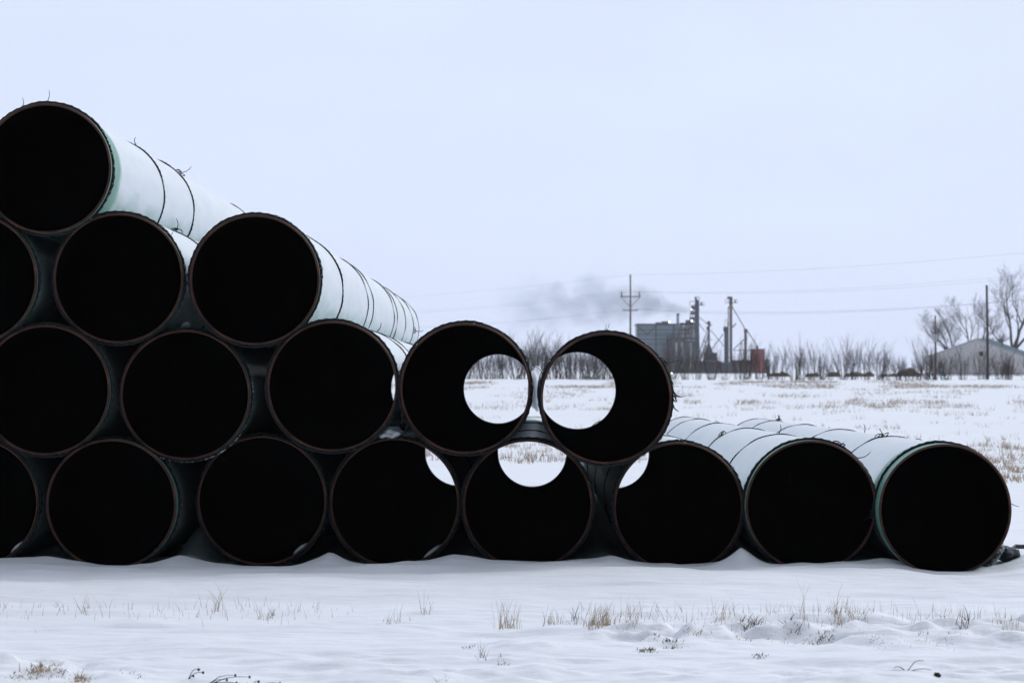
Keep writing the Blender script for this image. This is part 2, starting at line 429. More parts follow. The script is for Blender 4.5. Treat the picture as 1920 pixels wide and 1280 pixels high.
def fast_mesh(me, V, Q, smooth=True):
    k = Q.shape[1]
    me.vertices.add(len(V)); me.vertices.foreach_set('co', V.astype(np.float32).ravel())
    me.loops.add(Q.size); me.loops.foreach_set('vertex_index', Q.astype(np.int32).ravel())
    me.polygons.add(len(Q)); me.polygons.foreach_set('loop_start', np.arange(0, Q.size, k, dtype=np.int32))
    me.polygons.foreach_set('loop_total', np.full(len(Q), k, np.int32))
    me.update(calc_edges=True); me.validate()
    if smooth: me.shade_smooth()
fast_mesh(me, V, Q)
g = link('snow_ground', me, snow)
tag(g, kind='structure')

# ------------------------------------------------------------------ pipe meshes
def tube_shell(name, r, y0, y1, mat, n=144, ny=40, inward=False):
    vs = []; fs = []
    for j in range(ny + 1):
        y = y0 + (y1 - y0) * j / ny
        for i in range(n):
            a = 2 * math.pi * i / n
            vs.append((r * math.cos(a), y, r * math.sin(a)))
    for j in range(ny):
        for i in range(n):
            i2 = (i + 1) % n
            q = (j * n + i, (j + 1) * n + i, (j + 1) * n + i2, j * n + i2)
            fs.append(q[::-1] if inward else q)
    me = bpy.data.meshes.new(name); me.from_pydata(vs, [], fs); me.update(); me.shade_smooth(); me.materials.append(mat)
    return me
def lathe(name, prof, mat, n=144):
    vs = []; fs = []; m = len(prof)
    for r, y in prof:
        for i in range(n):
            a = 2 * math.pi * i / n
            vs.append((r * math.cos(a), y, r * math.sin(a)))
    for j in range(m - 1):
        for i in range(n):
            i2 = (i + 1) % n
            fs.append((j * n + i, (j + 1) * n + i, (j + 1) * n + i2, j * n + i2))
    me = bpy.data.meshes.new(name); me.from_pydata(vs, [], fs); me.update(); me.shade_smooth(); me.materials.append(mat)
    return me
RI = PR - WALL
def rope_mesh(name, rr, seed, turns=52, lobes=3, ns=720, nc=9, wob=0.003):
    rnd = random.Random(seed)
    ph = [rnd.uniform(0, 6.28) for _ in range(6)]
    a = np.linspace(0, 2 * np.pi, ns, endpoint=False)
    c = np.linspace(0, 2 * np.pi, nc, endpoint=False)
    A, Cc = np.meshgrid(a, c, indexing='ij')
    rad = rr * (1 + 0.26 * np.cos(lobes * Cc + turns * A + ph[0])) * (1 + 0.12 * np.sin(5 * A + ph[1]))
    wy = wob * 2 * np.sin(2 * A + ph[2]) + wob * np.sin(5 * A + ph[3])
    wr = wob * 0.5 * np.sin(7 * A + ph[4]) + wob * .4 * np.sin(13 * A + ph[5])
    cr = PR + rr * 0.8 + wr + np.clip(-np.sin(A) - 0.6, 0, 1) * 0.006
    Rr = cr + rad * np.cos(Cc); Yy = wy + rad * np.sin(Cc)
    V = np.stack([Rr * np.cos(A), Yy, Rr * np.sin(A)], -1).reshape(-1, 3)
    i = np.arange(ns)[:, None]; j = np.arange(nc)[None, :]
    i2 = (i + 1) % ns; j2 = (j + 1) % nc
    Q = np.stack([i * nc + j + 0 * j2, i2 * nc + j, i2 * nc + j2, i * nc + j2 + 0 * i2], -1).reshape(-1, 4)
    me = bpy.data.meshes.new(name); fast_mesh(me, V, Q); me.materials.append(rope_mat)
    return me
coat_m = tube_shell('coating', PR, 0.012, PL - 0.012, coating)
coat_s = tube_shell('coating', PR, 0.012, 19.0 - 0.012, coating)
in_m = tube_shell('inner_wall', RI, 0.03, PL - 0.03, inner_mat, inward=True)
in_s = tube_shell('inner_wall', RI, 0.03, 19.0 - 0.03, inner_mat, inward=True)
end_m = lathe('steel_rim', [(RI, 0.03), (RI, 0.006), (RI + 0.003, 0.0), (PR - 0.005, 0.0), (PR - 0.001, 0.005), (PR, 0.012)][::-1], steel_end)
end_f = lathe('steel_rim', [(RI, -0.03), (RI, -0.006), (RI + 0.003, 0.0), (PR - 0.005, 0.0), (PR - 0.001, -0.005), (PR, -0.012)], steel_end)
ropes_thick = [rope_mesh('rope', 0.0098, s) for s in (1, 2, 3)]
ropes_mid = [rope_mesh('rope', 0.0068, s + 20, turns=70, wob=.004) for s in (1, 2)]
ropes_thin = [rope_mesh('rope', 0.0047, s + 10, turns=90, wob=0.005) for s in (1, 2, 3)]

rnd = random.Random(5)
PO = {}
for k in PIPES:
    px, py, D, bb, rl = PIPES[k]
    n, d, L = pipe_line(k)
    root = thing('steel_pipe', LABELS[k], 'pipe', n, 'stacked pipeline pipes')
    root.rotation_euler = d.to_track_quat('Y', 'Z').to_euler()
    PO[k] = root
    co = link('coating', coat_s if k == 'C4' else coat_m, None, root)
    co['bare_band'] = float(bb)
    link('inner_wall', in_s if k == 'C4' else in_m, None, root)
    link('steel_rim', end_m, None, root)
    fo = link('steel_rim', end_f, None, root); fo.location = (0, L, 0)
    for j, y in enumerate(rl):
        thick = (j == 0) or (k in ('E1', 'D2') and j in (1, 2))
        ro = link('rope', rnd.choice(ropes_thick if j == 0 else ropes_mid if thick else ropes_thin), None, root)
        ro.location = (0, y, 0)
        ro.rotation_euler = (rnd.uniform(-.004, .004), rnd.uniform(-0.5, 0.5), rnd.uniform(-.006, .006))
        ro.rotation_mode = 'XYZ'

# frayed strands and knots: (pipe, distance back, angle deg (0 right, 90 top), list of (dx, dy, dz) lengths)
def strand(k, y, ang, tip, r=0.0022, curve=0.15, knot=False):
    a = R(ang); root = PO[k]
    p0 = Vector(((PR + 0.012) * math.cos(a), y, (PR + 0.012) * math.sin(a)))
    tip = Vector(tip); side = Vector((tip.z, 0, -tip.x)) * curve
    mb = MB()
    pts = [p0 + tip * t + side * math.sin(t * math.pi) for t in (0, .25, .5, .75, 1)]
    mb.tube(pts, [r * 1.4, r * 1.2, r, r, r * .5], 5)
    if knot:
        rr = random.Random(int(y * 100 + ang))
        for q in range(3):
            tv = Vector((-math.sin(a), 0, math.cos(a)))
            o = p0 + tv * rr.uniform(-.03, .03)
            ps = [o + Vector((math.cos(a) * .02 * math.sin(t) , .03 * math.cos(t * .9 + q), math.sin(a) * .02 * math.sin(t))) + tv * .03 * math.cos(t + q) for t in np.linspace(0, 3.6, 9)]
            mb.tube(ps, 0.0036, 5)
    o = mb.build('rope_end', rope_mat, root, True)
    return o
strand('E1', .07, 112, (0.0, 0, .065)); strand('E1', .07, 90, (0.012, 0, .085), curve=.1)
strand('E1', 4.1, 60, (-.004, 0, .06), r=.003, curve=-.2); strand('E1', 6.95, 45, (.11, 0, .055), r=.003, knot=True)
strand('D1', .05, 40, (.02, 0, .03)); strand('D1', 3.0, 72, (.0, 0, .10), r=.003, knot=True)
strand('D2', 3.35, -32, (-.03, 0, -.06), knot=True); strand('D2', 21.8, -5, (.12, 0, .0), r=.004, knot=True); strand('D2', 8.2, -42, (.05, 0, .08), r=.003)
strand('C4', .04, 92, (.016, 0, .05), r=.0018); strand('C4', .04, 91, (.03, 0, .055), r=.0018); strand('C4', .06, 32, (.12, 0, .018), r=.0022, curve=.05, knot=True)
strand('C4', .04, 3, (.09, 0, -.005), r=.0025, knot=True); strand('C4', .06, 6, (.06, 0, -.04), r=.005); strand('C4', .07, 160, (-.07, 0, .07), r=.0028)
strand('C4', .06, -5, (.04, 0, -.05), r=.004)
strand('B6', .17, 66, (.05, 0, .012), r=.004, knot=True); strand('B6', 3.6, 92, (.01, 0, .07), r=.003); strand('B6', 8.7, 122, (.02, 0, .02), r=.003, knot=True)
strand('B6', 20.4, 60, (.05, 0, .0), r=.004, knot=True); strand('B7', 20.6, 85, (.0, 0, .06), r=.009, knot=True); strand('B7', 15.4, 60, (.05, 0, .03), r=.006, knot=True)
strand('B7', 4.3, 100, (-.025, 0, .06), r=.003, knot=True); strand('B7', 4.3, 60, (.03, 0, -.01), r=.004, knot=True); strand('B7', 10, 62, (.0, 0, .10), r=.0035)
strand('B7', .34, 187, (-.07, 0, -.03), r=.003, knot=True); strand('B7', .1, 5, (.055, 0, -.02), r=.0022, curve=.05); strand('B6', .2, 45, (.10, 0, .045), r=.003)
strand('C2', 4.0, 70, (.03, 0, .07), r=.003); strand('C3', .05, 165, (-.03, 0, -.02), r=.003); strand('B1', .16, 40, (.03, 0, .01), knot=True)
strand('C3', .05, 205, (-.02, 0, -.05), r=.006, knot=True); strand('C3', .05, 212, (-.02, 0, -.05), r=.006, knot=True); strand('C1', .09, -60, (.06, 0, -.06), r=.002)
strand('D2', .05, 88, (.01, 0, .01), r=.003)

# frost flecks caught in the rope under one pipe of the third layer
mb = MB(); rr = random.Random(8)
for q in range(46):
    a = R(rr.uniform(-125, 10)) if q % 3 else R(rr.uniform(-75, -35))
    c = Vector(((PR + .016) * math.cos(a), .078 + rr.uniform(-.008, .002), (PR + .016) * math.sin(a)))
    s = rr.uniform(.0018, .004)
    mb.lump(c, (s * 2, s, s), q, .3, 6, 4)
mb.build('frost_fleck', snow_chunk, PO['C1'], True)['kind'] = 'stuff'
for kk, n_, a0, a1, seed in (('E1', 16, -50, 50, 3), ('C4', 26, -60, 150, 5), ('C3', 22, -40, 80, 6), ('D1', 14, 0, 80, 7), ('D2', 14, 0, 100, 9), ('B5', 10, 20, 120, 12)):
    mb = MB(); rr = random.Random(seed)
    for q in range(n_):
        a = R(rr.uniform(a0, a1))
        yy = PIPES[kk][4][0] - 0.012
        mb.lump(Vector(((PR + .013) * math.cos(a), yy, (PR + .013) * math.sin(a))), (.003, .002, rr.uniform(.0015, .0035)), q, .3, 6, 4)
    mb.build('frost_fleck', snow_chunk, PO[kk], True)['kind'] = 'stuff'

# ------------------------------------------------------------------ snow lying in and on the pipes
def inpipe(k, ang, y, tang, rad, ax, label, seed):
    n, d, L = pipe_line(k); M = Matrix.Translation(n) @ d.to_track_quat('Y', 'Z').to_matrix().to_4x4()
    a = R(ang)
    c = Vector(((RI - rad * .35) * math.cos(a), y, (RI - rad * .35) * math.sin(a)))
    rot = Matrix.Rotation(-(a + math.pi / 2), 3, 'Y')
    mb = MB(); mb.lump((0, 0, 0), (tang, ax, rad), seed, .12, 18, 10, rot)
    o = mb.build('snow_clod', snow_chunk, None, True)
    o.location = M @ c
    tag(o, label, 'snow clod', 'snow clods blown into the pipe mouths')
inpipe('B0', -47, .13, .062, .017, .1, 'white snow clod inside the rim of the leftmost bottom pipe', 1)
inpipe('B2', -52, .13, .060, .017, .1, 'white snow clod inside the rim of the bottom pipe right of the timber block', 2)
inpipe('B3', -53, .13, .075, .015, .1, 'white snow clod inside the lower rim of the pipe with the snowfield crescent', 3)
def heap(px, py, D, size, label, seed):
    mb = MB()
    mb.lump((0, 0, 0), size, seed, .25, 22, 12)
    mb.lump((size[0] * .3, .12, size[2] * .25), (size[0] * .5, size[1] * .6, size[2] * .7), seed + 1, .25, 18, 10)
    o = mb.build('snow_heap', snow_chunk, None, True); o.location = at(px, py, D)
    tag(o, label, 'snow heap', 'snow heaps lodged between the pipes')
heap(733, 812, 29.55, (.085, .3, .05), 'white snow heap wedged under the see-through pipe and its dark neighbour', 3)
heap(1006, 728, 53.2, (.10, .3, .27), 'tall white snow heap seen through the slit between the two see-through pipes', 15)
heap(348, 610, 29.5, (.030, .1, .022), 'small snow heap in the gap below the second layer', 9)

# ------------------------------------------------------------------ timbers and sandbag
def timber_block(px, py, D, size, rz, label, rx=0):
    t = thing('timber_block', label, 'timber', at(px, py, D))
    bm = bmesh.new(); bmesh.ops.create_cube(bm, size=1.0)
    bmesh.ops.scale(bm, vec=size, verts=bm.verts)
    bmesh.ops.bevel(bm, geom=bm.edges[:], offset=.006, segments=2, affect='EDGES')
    me = bpy.data.meshes.new('timber_block'); bm.to_mesh(me); bm.free()
    o = link('beam', me, timber, t)
    t.rotation_euler = (rx, 0, rz)
    return t
tb = timber_block(1945, 1036, 31.0, (.62, .12, .085), R(3), 'brown timber chock lying on the snow beside the dark sandbag')
timber_block(333, 1037, 30.6, (.30, .2, .085), R(25), 'dark timber block wedged beside a bottom pipe, in the wide gap at the left')
mb = MB(); mb.box((0, 0, 0), (.16, .13, .028)); mb.box((-.09, 0, -.012), (.06, .12, .03), Matrix.Rotation(R(-35), 3, 'Y'))
o = mb.build('rubber_pad', plastic); o.location = at(1925, 1024, 31.0)
tag(o, 'black rubber pad lying on top of the brown timber chock', 'rubber pad')
mb = MB()
mb.lump((0, 0, 0), (.105, .17, .055), 21, .22, 30, 18)
mb.lump((-.045, -.02, .035), (.05, .10, .04), 23, .3, 20, 12)
for q, a_ in enumerate((-40, -47, -54, -61, -68)):
    c_ = Vector(((1772.5 - 960) / F * 28.65, 0, CAMH + (HZ - 956) / F * 28.65)) + Vector((math.cos(R(a_)), 0, math.sin(R(a_)))) * (PR + .03)
    mb.lump((c_.x - at(1885, 1037, 29.2).x, -.25 - .02 * q, c_.z - at(1885, 1037, 29.2).z), (.045, .09, .026), 27 + q, .35, 16, 10)
sb = mb.build('sandbag', plastic, None, True); sb.location = at(1885, 1037, 29.2)
tag(sb, 'dark grey crumpled sandbag wedged against the last pipe at the right end', 'sandbag')
mb = MB()
for q in range(7):
    rr = random.Random(q); t = q / 6
    mb.lump((-.085 + .05 * t, -.15, -.04 + .08 * t), (.012, .012, .012), q, .5, 8, 5)
mb.build('frost_crust', snow_chunk, sb, True)

# ------------------------------------------------------------------ dry grass
straw = pmat('dry_straw', (0.36, 0.26, 0.16), 0.8, 0.35, 3.0, 0.15, col2=(0.55, 0.43, 0.29))
straw_dark = pmat('dark_dead_grass', (0.10, 0.075, 0.05), 0.85, 0.4, 5.0, 0.1, col2=(0.24, 0.17, 0.11))
field_straw = pmat('field_straw', (0.38, 0.27, 0.18), 0.85, 0.4, 0.12, 0.1, col2=(0.62, 0.49, 0.36))

def blade(mb, base, h, lean, az, w, bend=1.5, seg=4, rnd=random):
    pts = []
    d = Vector((math.cos(az), math.sin(az), 0))
    for i in range(seg + 1):
        t = i / seg
        p = Vector(base) + d * (lean * h * t ** bend) + Vector((0, 0, h * (t - 0.25 * max(0, lean - .4) * t ** 3 * 2)))
        pts.append(p)
    side = Vector((1, 0.25, 0)).normalized()
    vs = []; fs = []
    for i, p in enumerate(pts):
        ww = w * (1 - (i / seg) ** 1.5 * .85)
        vs += [p - side * ww / 2, p + side * ww / 2]
    for i in range(seg):
        fs.append((2 * i, 2 * i + 1, 2 * i + 3, 2 * i + 2))
    mb.add(vs, fs)

def on_ground(px, py):
    """distance at which the ray through photo pixel meets the snow"""
    ds = np.concatenate([np.arange(16, 29, .02), np.arange(55, 460, .5)])
    zz = ground_z((px - 960) / F * ds, ds)
    rz_ = CAMH + (HZ - py) / F * ds
    k = np.argmax(rz_ <= zz)
    D = ds[k] if (rz_ <= zz).any() else 22.
    return Vector(((px - 960) / F * D, D, float(zz[k])))

TUFTS = [ # px, py, half width px, height px, n, dark, lean, label
 (407, 1146, 12, 55, 14, 0, .5, 'sparse wiry grass tuft on the crest below the gap with the timber block'),
 (160, 1150, 12, 45, 7, 0, .35, 'few thin grass blades on the crest at the far left, one leaning'),
 (505, 1158, 40, 22, 40, 0, .5, 'low fringe of thin straw on the crest, just right of the wiry tuft'),
 (740, 1165, 30, 38, 24, 0, .4, 'faint straw tuft on the crest left of the middle of the picture'),
 (800, 1150, 10, 48, 6, 0, .2, 'pair of tall thin straws below the pipe with the snowfield crescent'),
 (950, 1178, 32, 62, 44, 0, .2, 'upright straw tuft directly below the pipe framing the snowfield'),
 (1035, 1170, 26, 36, 34, 0, .25, 'short upright straw tuft left of the densest clump'),
 (1125, 1170, 38, 52, 120, 0, .3, 'densest tan straw clump on the crest, right of the middle'),
 (1080, 1163, 14, 36, 26, 1, .3, 'small darker straw tuft touching the left of the densest clump'),
 (1185, 1172, 26, 50, 22, 0, .5, 'loose straws right of the densest clump with one long arching stem'),
 (1350, 1160, 22, 48, 24, 0, .5, 'thin slanting straws left of the dark matted tuft'),
 (1408, 1172, 26, 28, 60, 1, .9, 'dark matted grass tuft bent over to one side on the crest'),
 (1480, 1172, 24, 24, 26, 1, .9, 'small dark grass tuft left of the arching straw clump'),
 (1514, 1168, 10, 88, 4, 0, .15, 'two very tall thin straws standing left of the arching clump'),
 (1585, 1164, 46, 42, 110, 0, .55, 'arching tan straw clump on the crest below the gap before the last pipe'),
 (1572, 1160, 8, 70, 5, 0, .25, 'tall bent straw rising out of the arching tan clump'),
 (1805, 1168, 22, 30, 26, 1, .9, 'curled grey grass wisps on the crest below the last pipe'),
 (1768, 1167, 8, 12, 10, 1, .9, 'tiny curled grass wisp left of the grey wisps'),
 (1890, 1172, 36, 30, 46, 0, .4, 'straw tuft at the right edge of the picture on the crest'),
 (903, 1232, 10, 40, 12, 1, .4, 'broken dark grass spray standing alone in the lower middle'),
 (880, 1214, 26, 10, 30, 1, .9, 'flattened dark grass patch beside the broken spray'),
 (945, 1246, 18, 12, 20, 0, .9, 'snowed-in grass patch just below the broken spray'),
 (82, 1258, 44, 20, 260, 0, .9, 'yellowish matted grass patch in the bottom left corner'),
 (35, 1268, 26, 12, 90, 0, .9, 'yellowish grass strip touching the left edge in the bottom corner'),
 (118, 1262, 20, 9, 60, 1, .9, 'small brown sprig between the two yellowish grass patches'),
 (152, 1272, 24, 20, 120, 0, .9, 'small yellowish grass patch right of the corner patch'),
 (250, 1268, 24, 12, 36, 1, .9, 'flat dark grass patch near the bottom edge beside the corner patches'),
 (1212, 1220, 26, 12, 150, 1, .9, 'dark clump of soil and roots under the broken snow crust'),
 (1262, 1207, 28, 12, 130, 1, .9, 'second dark clump of roots, just up and right of the soil clump'),
 (1424, 1229, 18, 10, 100, 1, .9, 'dark thin grass clump alone in the snow below the matted tuft'),
 (1545, 1200, 26, 14, 120, 1, .9, 'brown flattened clump below the arching tan straw clump'),
 (1518, 1206, 16, 10, 40, 0, .9, 'pale brown flattened clump left of the brown one'),
 (1395, 1200, 40, 10, 50, 0, .9, 'thin strip of flattened straw in the broken snow crust'),
 (1750, 1195, 60, 10, 46, 0, .9, 'thin strip of snowed-in straw below the curled wisps'),
 (1300, 1185, 34, 12, 60, 0, .9, 'pale flattened straw strip just below the crest, right of the densest clump'),
 (1230, 1192, 40, 10, 80, 0, .9, 'wide band of snowed-in straw above the dark root clumps'),
 (1640, 1198, 26, 8, 40, 0, .9, 'thin flattened straw line between the arching clump and the curled wisps'),
 (825, 1278, 14, 24, 10, 0, .6, 'blurred straw tips at the bottom edge left of the middle'),
]
rnd = random.Random(77)
for (px, py, hw, hp, n, dk, lean, lab) in TUFTS:
    n0 = n; n = max(n, 14)
    b = on_ground(px, py); mpp = b.y / F
    mb = MB()
    for i in range(n):
        dx = rnd.choice((rnd.gauss(0, .5), rnd.gauss(-.35, .2), rnd.gauss(.3, .3))) * hw * mpp
        dy = rnd.gauss(0, .5) * max(hw * mpp, .08) * 1.6
        h = hp * mpp * (rnd.uniform(.12, 1.0) ** 1.3 * math.exp(-(dx / (hw * mpp)) ** 2 * .6) + .06 if i < n0 else .2) if i > 2 else hp * mpp * rnd.uniform(.9, 1.15)
        zg = gz(b.x + dx, b.y + dy) - b.z
        blade(mb, (dx, dy, zg - .008), h, rnd.uniform(.1, 1) * lean * 1.3 + abs(rnd.gauss(0, .18)), rnd.choice([0.2, 0.2, 3.0]) + rnd.gauss(0, .9), rnd.uniform(.0012, .0032) * (1.9 if lean > .85 else 1), rnd.uniform(1.0, 3.0), 6)
    o = mb.build('grass_tuft', straw_dark if dk else straw)
    o.location = b
    tag(o, lab, 'grass tuft', 'dry grass tufts poking through the snow')

# fine scattered blades along the crest and the broken crust
mb = MB()
for i in range(1300):
    px = rnd.uniform(-200, 2120)
    u = rnd.random()
    py = rnd.gauss(1160, 7) if u < .5 else (rnd.gauss(1172, 9) if px > 600 else rnd.gauss(1150, 6))
    if px < 600 and rnd.random() < .5: continue
    D = (CAMH - .05) * F / (py - HZ); x = (px - 960) / F * D
    if vnoise(np.array([x * 1.3]), np.array([D * .3]), 7)[0] < -.1: continue
    blade(mb, (x, D, gz(x, D) - .01), rnd.uniform(.02, .09) * (1.6 if rnd.random() < .08 else 1), rnd.uniform(0, .6), rnd.uniform(0, 6.28), rnd.uniform(.0012, .0024), 1.6, 4)
for i in range(900):
    px = rnd.uniform(1150, 2000); py = rnd.gauss(1200, 8)
    D = (CAMH - .04) * F / (py - HZ); x = (px - 960) / F * D
    if vnoise(np.array([x * 2]), np.array([D * .8]), 9)[0] < 0: continue
    blade(mb, (x, D, gz(x, D) - .01), rnd.uniform(.01, .03), rnd.uniform(.3, 1.4), rnd.uniform(0, 6.28), rnd.uniform(.0015, .003), 1.4, 3)
o = mb.build('dry_grass', straw); tag(o, kind='stuff')

# grass of the field behind the pile: many small sprays in wind-swept bands
def field_grass():
    rg = np.random.default_rng(4)
    P = []
    def band(n, y0, y1, x0=-400, x1=2400, thr=-.05, sx=.008, seed=1):
        py = rg.uniform(y0, y1, n); px = rg.uniform(x0, x1, n)
        for a, b in zip(px, py):
            if vnoise(np.array([a * sx]), np.array([b * .11]), seed)[0] + .35 * vnoise(np.array([a * sx * 4]), np.array([b * .3]), seed + 3)[0] > thr:
                P.append((a, b))
    band(2600, 833, 872, seed=21, thr=-.02)
    band(700, 872, 905, 1780, 2400, seed=22, thr=-.05)
    band(900, 800, 835, 1200, 2400, seed=23, thr=.06)
    band(240, 770, 800, seed=24, thr=.12)
    band(1500, 744, 770, seed=25, thr=.16, sx=.012)
    band(900, 728, 746, seed=26, thr=.16, sx=.014)
    band(5200, 714, 728, seed=27, thr=.03, sx=.010)
    band(1800, 725, 870, seed=28, thr=.16, sx=.02)
    band(900, 752, 765, 1200, 2400, seed=31, thr=.1, sx=.02)
    Vv = []; n = 0
    for (px, py) in P:
        D = 1.45 * F / (py - HZ)
        for _ in range(3):
            D = (CAMH - float(np.interp(D, KY, KZ))) * F / (py - HZ)
        D = min(D, 449)
        if D < 55: continue
        x = (px - 960) / F * D
        z = gz(x, D)
        k = int(rg.integers(4, 10)) if D < 120 else int(rg.integers(5, 9))
        s = D / 80.0
        hh = (.14 if D < 120 else .10 + .04 * min(s, 4)) * rg.uniform(.5, 1.3)
        if D > 300: hh *= 0.75
        for q in range(k):
            bx = x + rg.normal(0, .07 * s if D < 120 else .09 * s); by = D + rg.normal(0, .12 * s)
            w = rg.uniform(.0035, .007) * max(1, s * .75)
            h = hh * rg.uniform(.5, 1.1); ln = rg.normal(0, .45) * h
            Vv.append([(bx - w, by, z - .02), (bx + w, by, z - .02), (bx + ln, by + rg.normal(0, .1), z + h)])
    A = np.array(Vv).reshape(-1, 3)
    me = bpy.data.meshes.new('field_grass')
    fast_mesh(me, A, np.arange(len(A)).reshape(-1, 3), False)
    o = link('field_grass', me, field_straw); tag(o, kind='stuff')
field_grass()

# dead weeds with seed heads, bottom left
weed_m = pmat('dead_weed', (0.07, 0.045, 0.04), 0.85, 0.4, 20, 0.1)
def weed(px, py, label, heads, seed, seeds=True):
    b = on_ground(px, py); b.z -= .01
    t = thing('dead_weed', label, 'weed', b, 'dead weeds at the bottom edge')
    rr = random.Random(seed); mpp = b.y / F
    mb = MB(); tips = []
    for (hx, hy) in heads:
        tip = Vector((hx * mpp, rr.uniform(-.05, .05), hy * mpp))
        mid = Vector((tip.x * .45, tip.y * .5, tip.z * .75 + .006))
        mb.tube([(0, 0, 0), mid * .5, mid, mid.lerp(tip, .5) + Vector((0, 0, .004)), tip], [.0022, .002, .0017, .0014, .001], 5)
        tips.append(tip)
    mb.build('stem', weed_m, t, True)
    for tip in tips if seeds else []:
        h = MB(); h.lump(tip, (.005, .005, .006), rr.randint(0, 99), .5, 10, 7); h.build('seed_head', weed_m, t, True)
weed(352, 1272, 'small dead weed with two seed heads, left one of the bottom edge weeds', [(22, 22), (28, 14), (10, 8)], 1)
weed(385, 1282, 'widest dead weed lying along the bottom edge with many dark seed heads', [(55, 20), (82, 17), (80, 6), (60, 8), (20, 6), (40, 12)], 2)
weed(470, 1290, 'dead weed just entering at the bottom edge, right of the widest weed', [(16, 16), (55, 12), (30, 4)], 3)
weed(1700, 1255, 'thin dry twig lying in the snow beside the small dark stone', [(45, 4), (30, 22), (-25, 8)], 4, False)
stone_m = pmat('dark_stone', (0.035, 0.028, 0.022), 0.85, 0.4, 30, 0.2, bump=.5)
b = on_ground(1757, 1268)
mb = MB(); mb.lump((0, 0, 0), (.015, .018, .012), 4, .25, 16, 10)
o = mb.build('stone', stone_m, None, True); o.location = b + Vector((0, 0, .006)); tag(o, 'small dark stone lying on the snow near the bottom right', 'stone')

# ------------------------------------------------------------------ bare shrubs and trees
bark = pmat('grey_bark', (0.038, 0.030, 0.027), 0.9, 0.35, 1.5, 0.1)
twig_m = pmat('twig_bark', (0.072, 0.052, 0.042), 0.9, 0.3, .6, 0.1)
twig_b = pmat('brown_twig_bark', (0.13, 0.10, 0.065), 0.9, 0.3, .6, 0.1)

def shrub_mesh(seed, h, spread, nst, dens=1.0):
    rr = random.Random(seed)
    st, tw = MB(), MB()
    def grow(mb, p, d, L, r, depth):
        n = 4; pts = [p]; q = p.copy(); dd = d.copy()
        for i in range(n):
            dd = (dd + Vector((rr.gauss(0, .07), rr.gauss(0, .07), .03 + rr.gauss(0, .04)))).normalized()
            q = q + dd * (L / n); pts.append(q.copy())
        mb.tube(pts, [r, r * .85, r * .7, r * .5, r * .25], 3, False)
        if depth > 0:
            k = int((rr.randint(3, 5) if depth > 1 else rr.randint(2, 4)) * dens)
            for _ in range(k):
                t = rr.uniform(.25, .95); i = min(int(t * n), n - 1)
                pp = pts[i].lerp(pts[i + 1], t * n - i)
                az_ = rr.uniform(0, 6.28); up = rr.uniform(.7, 1.4)
                nd = (dd + Vector((math.cos(az_), math.sin(az_), 0)) * rr.uniform(.2, .5) + Vector((0, 0, up * .2))).normalized()
                grow(tw, pp, nd, L * rr.uniform(.35, .6), max(r * .5, .008), depth - 1)
    for i in range(nst):
        az_ = rr.uniform(0, 6.28); lean = abs(rr.gauss(0, 1)) * spread
        base = Vector((math.cos(az_) * rr.uniform(0, .6), math.sin(az_) * rr.uniform(0, .6), -.1))
        d = Vector((math.cos(az_) * lean, math.sin(az_) * lean, 1)).normalized()
        grow(st, base, d, h * rr.uniform(.6, .92), rr.uniform(.022, .045), 2)
    out = []
    for mb, nm, mt in ((st, 'stems', twig_m), (tw, 'twigs', twig_m)):
        me = bpy.data.meshes.new(nm); me.from_pydata(mb.v, [], mb.f); me.update(); me.materials.append(mt); out.append(me)
    return out
SHM = [shrub_mesh(1, 4.0, .30, 18, 1.1), shrub_mesh(2, 4.0, .40, 20, 1.1), shrub_mesh(3, 4.2, .27, 15, 1.1), shrub_mesh(4, 3.6, .52, 22, 1.), shrub_mesh(5, 4.4, .36, 24, 1.1), shrub_mesh(6, 3.2, .40, 12, 1.1)]
SHR = [(1445, 3, .7), (1505, 5, .9), (1540, 3, .8), (1600, 1, .95), (1664, 5, .9), (1698, 5, .7), (1722, 3, .75), (1752, 1, .85), (1880, 2, .8), (880, 1, .75), (906, 0, .8), (932, 4, .8), (978, 3, .9), (1002, 1, 1.0), (1024, 0, .95), (1048, 5, 1.0), (1072, 3, .9), (1096, 4, .8), (1118, 0, .85), (1140, 5, .9), (842, 0, .9), (868, 2, .9), (893, 5, 1.0), (918, 1, .82), (946, 0, .85), (966, 4, 1.0), (990, 2, 1.12), (1012, 4, 1.05), (1036, 0, 1.05), (1060, 1, .98), (1084, 2, .95), (1108, 3, .95), (1128, 4, .85),
       (1150, 1, .85), (1172, 0, .8), (1200, 2, .8), (1228, 3, .8), (1260, 4, 1.0), (1284, 1, .8), (1306, 2, .85), (1334, 4, .9), (1356, 5, .7), (1385, 2, .95), (1400, 1, .95), (1425, 0, .95), (1460, 5, 1.05), (1490, 0, 1.0),
       (1522, 1, .95), (1555, 5, .6), (1582, 4, .95), (1622, 2, .9), (1650, 1, .95), (1683, 3, .75), (1712, 5, .5), (1738, 4, .95), (1774, 3, .85), (1806, 2, .8), (1842, 1, .9), (1868, 5, .7), (1893, 3, .75), (1925, 5, .8), (1960, 0, .9)]
SHR.sort()
for i, (px, v, s) in enumerate(SHR):
    rr = random.Random(i * 7 + 1)
    D = 451 + rr.uniform(0, 6); x = (px - 960) / F * D
    N_ = len(SHR) - i
    look = ['slim bare', 'rounded bare', 'upright bare', 'low wide-spreading bare', 'dense tall bare', 'small sparse bare'][v]
    t = thing('bare_shrub', f'{look} shrub on the snow bank, {ORD[N_ - 1]} from the right end of the row', 'shrub', (x, D, gz(x, D) - .03), 'bare shrubs in a row on the snow bank')
    t.scale = (s * rr.uniform(.9, 1.1), s, s); t.rotation_euler.z = rr.uniform(0, 6.28)
    for me in SHM[v]:
        link(me.name.split('.')[0], me, None, t)

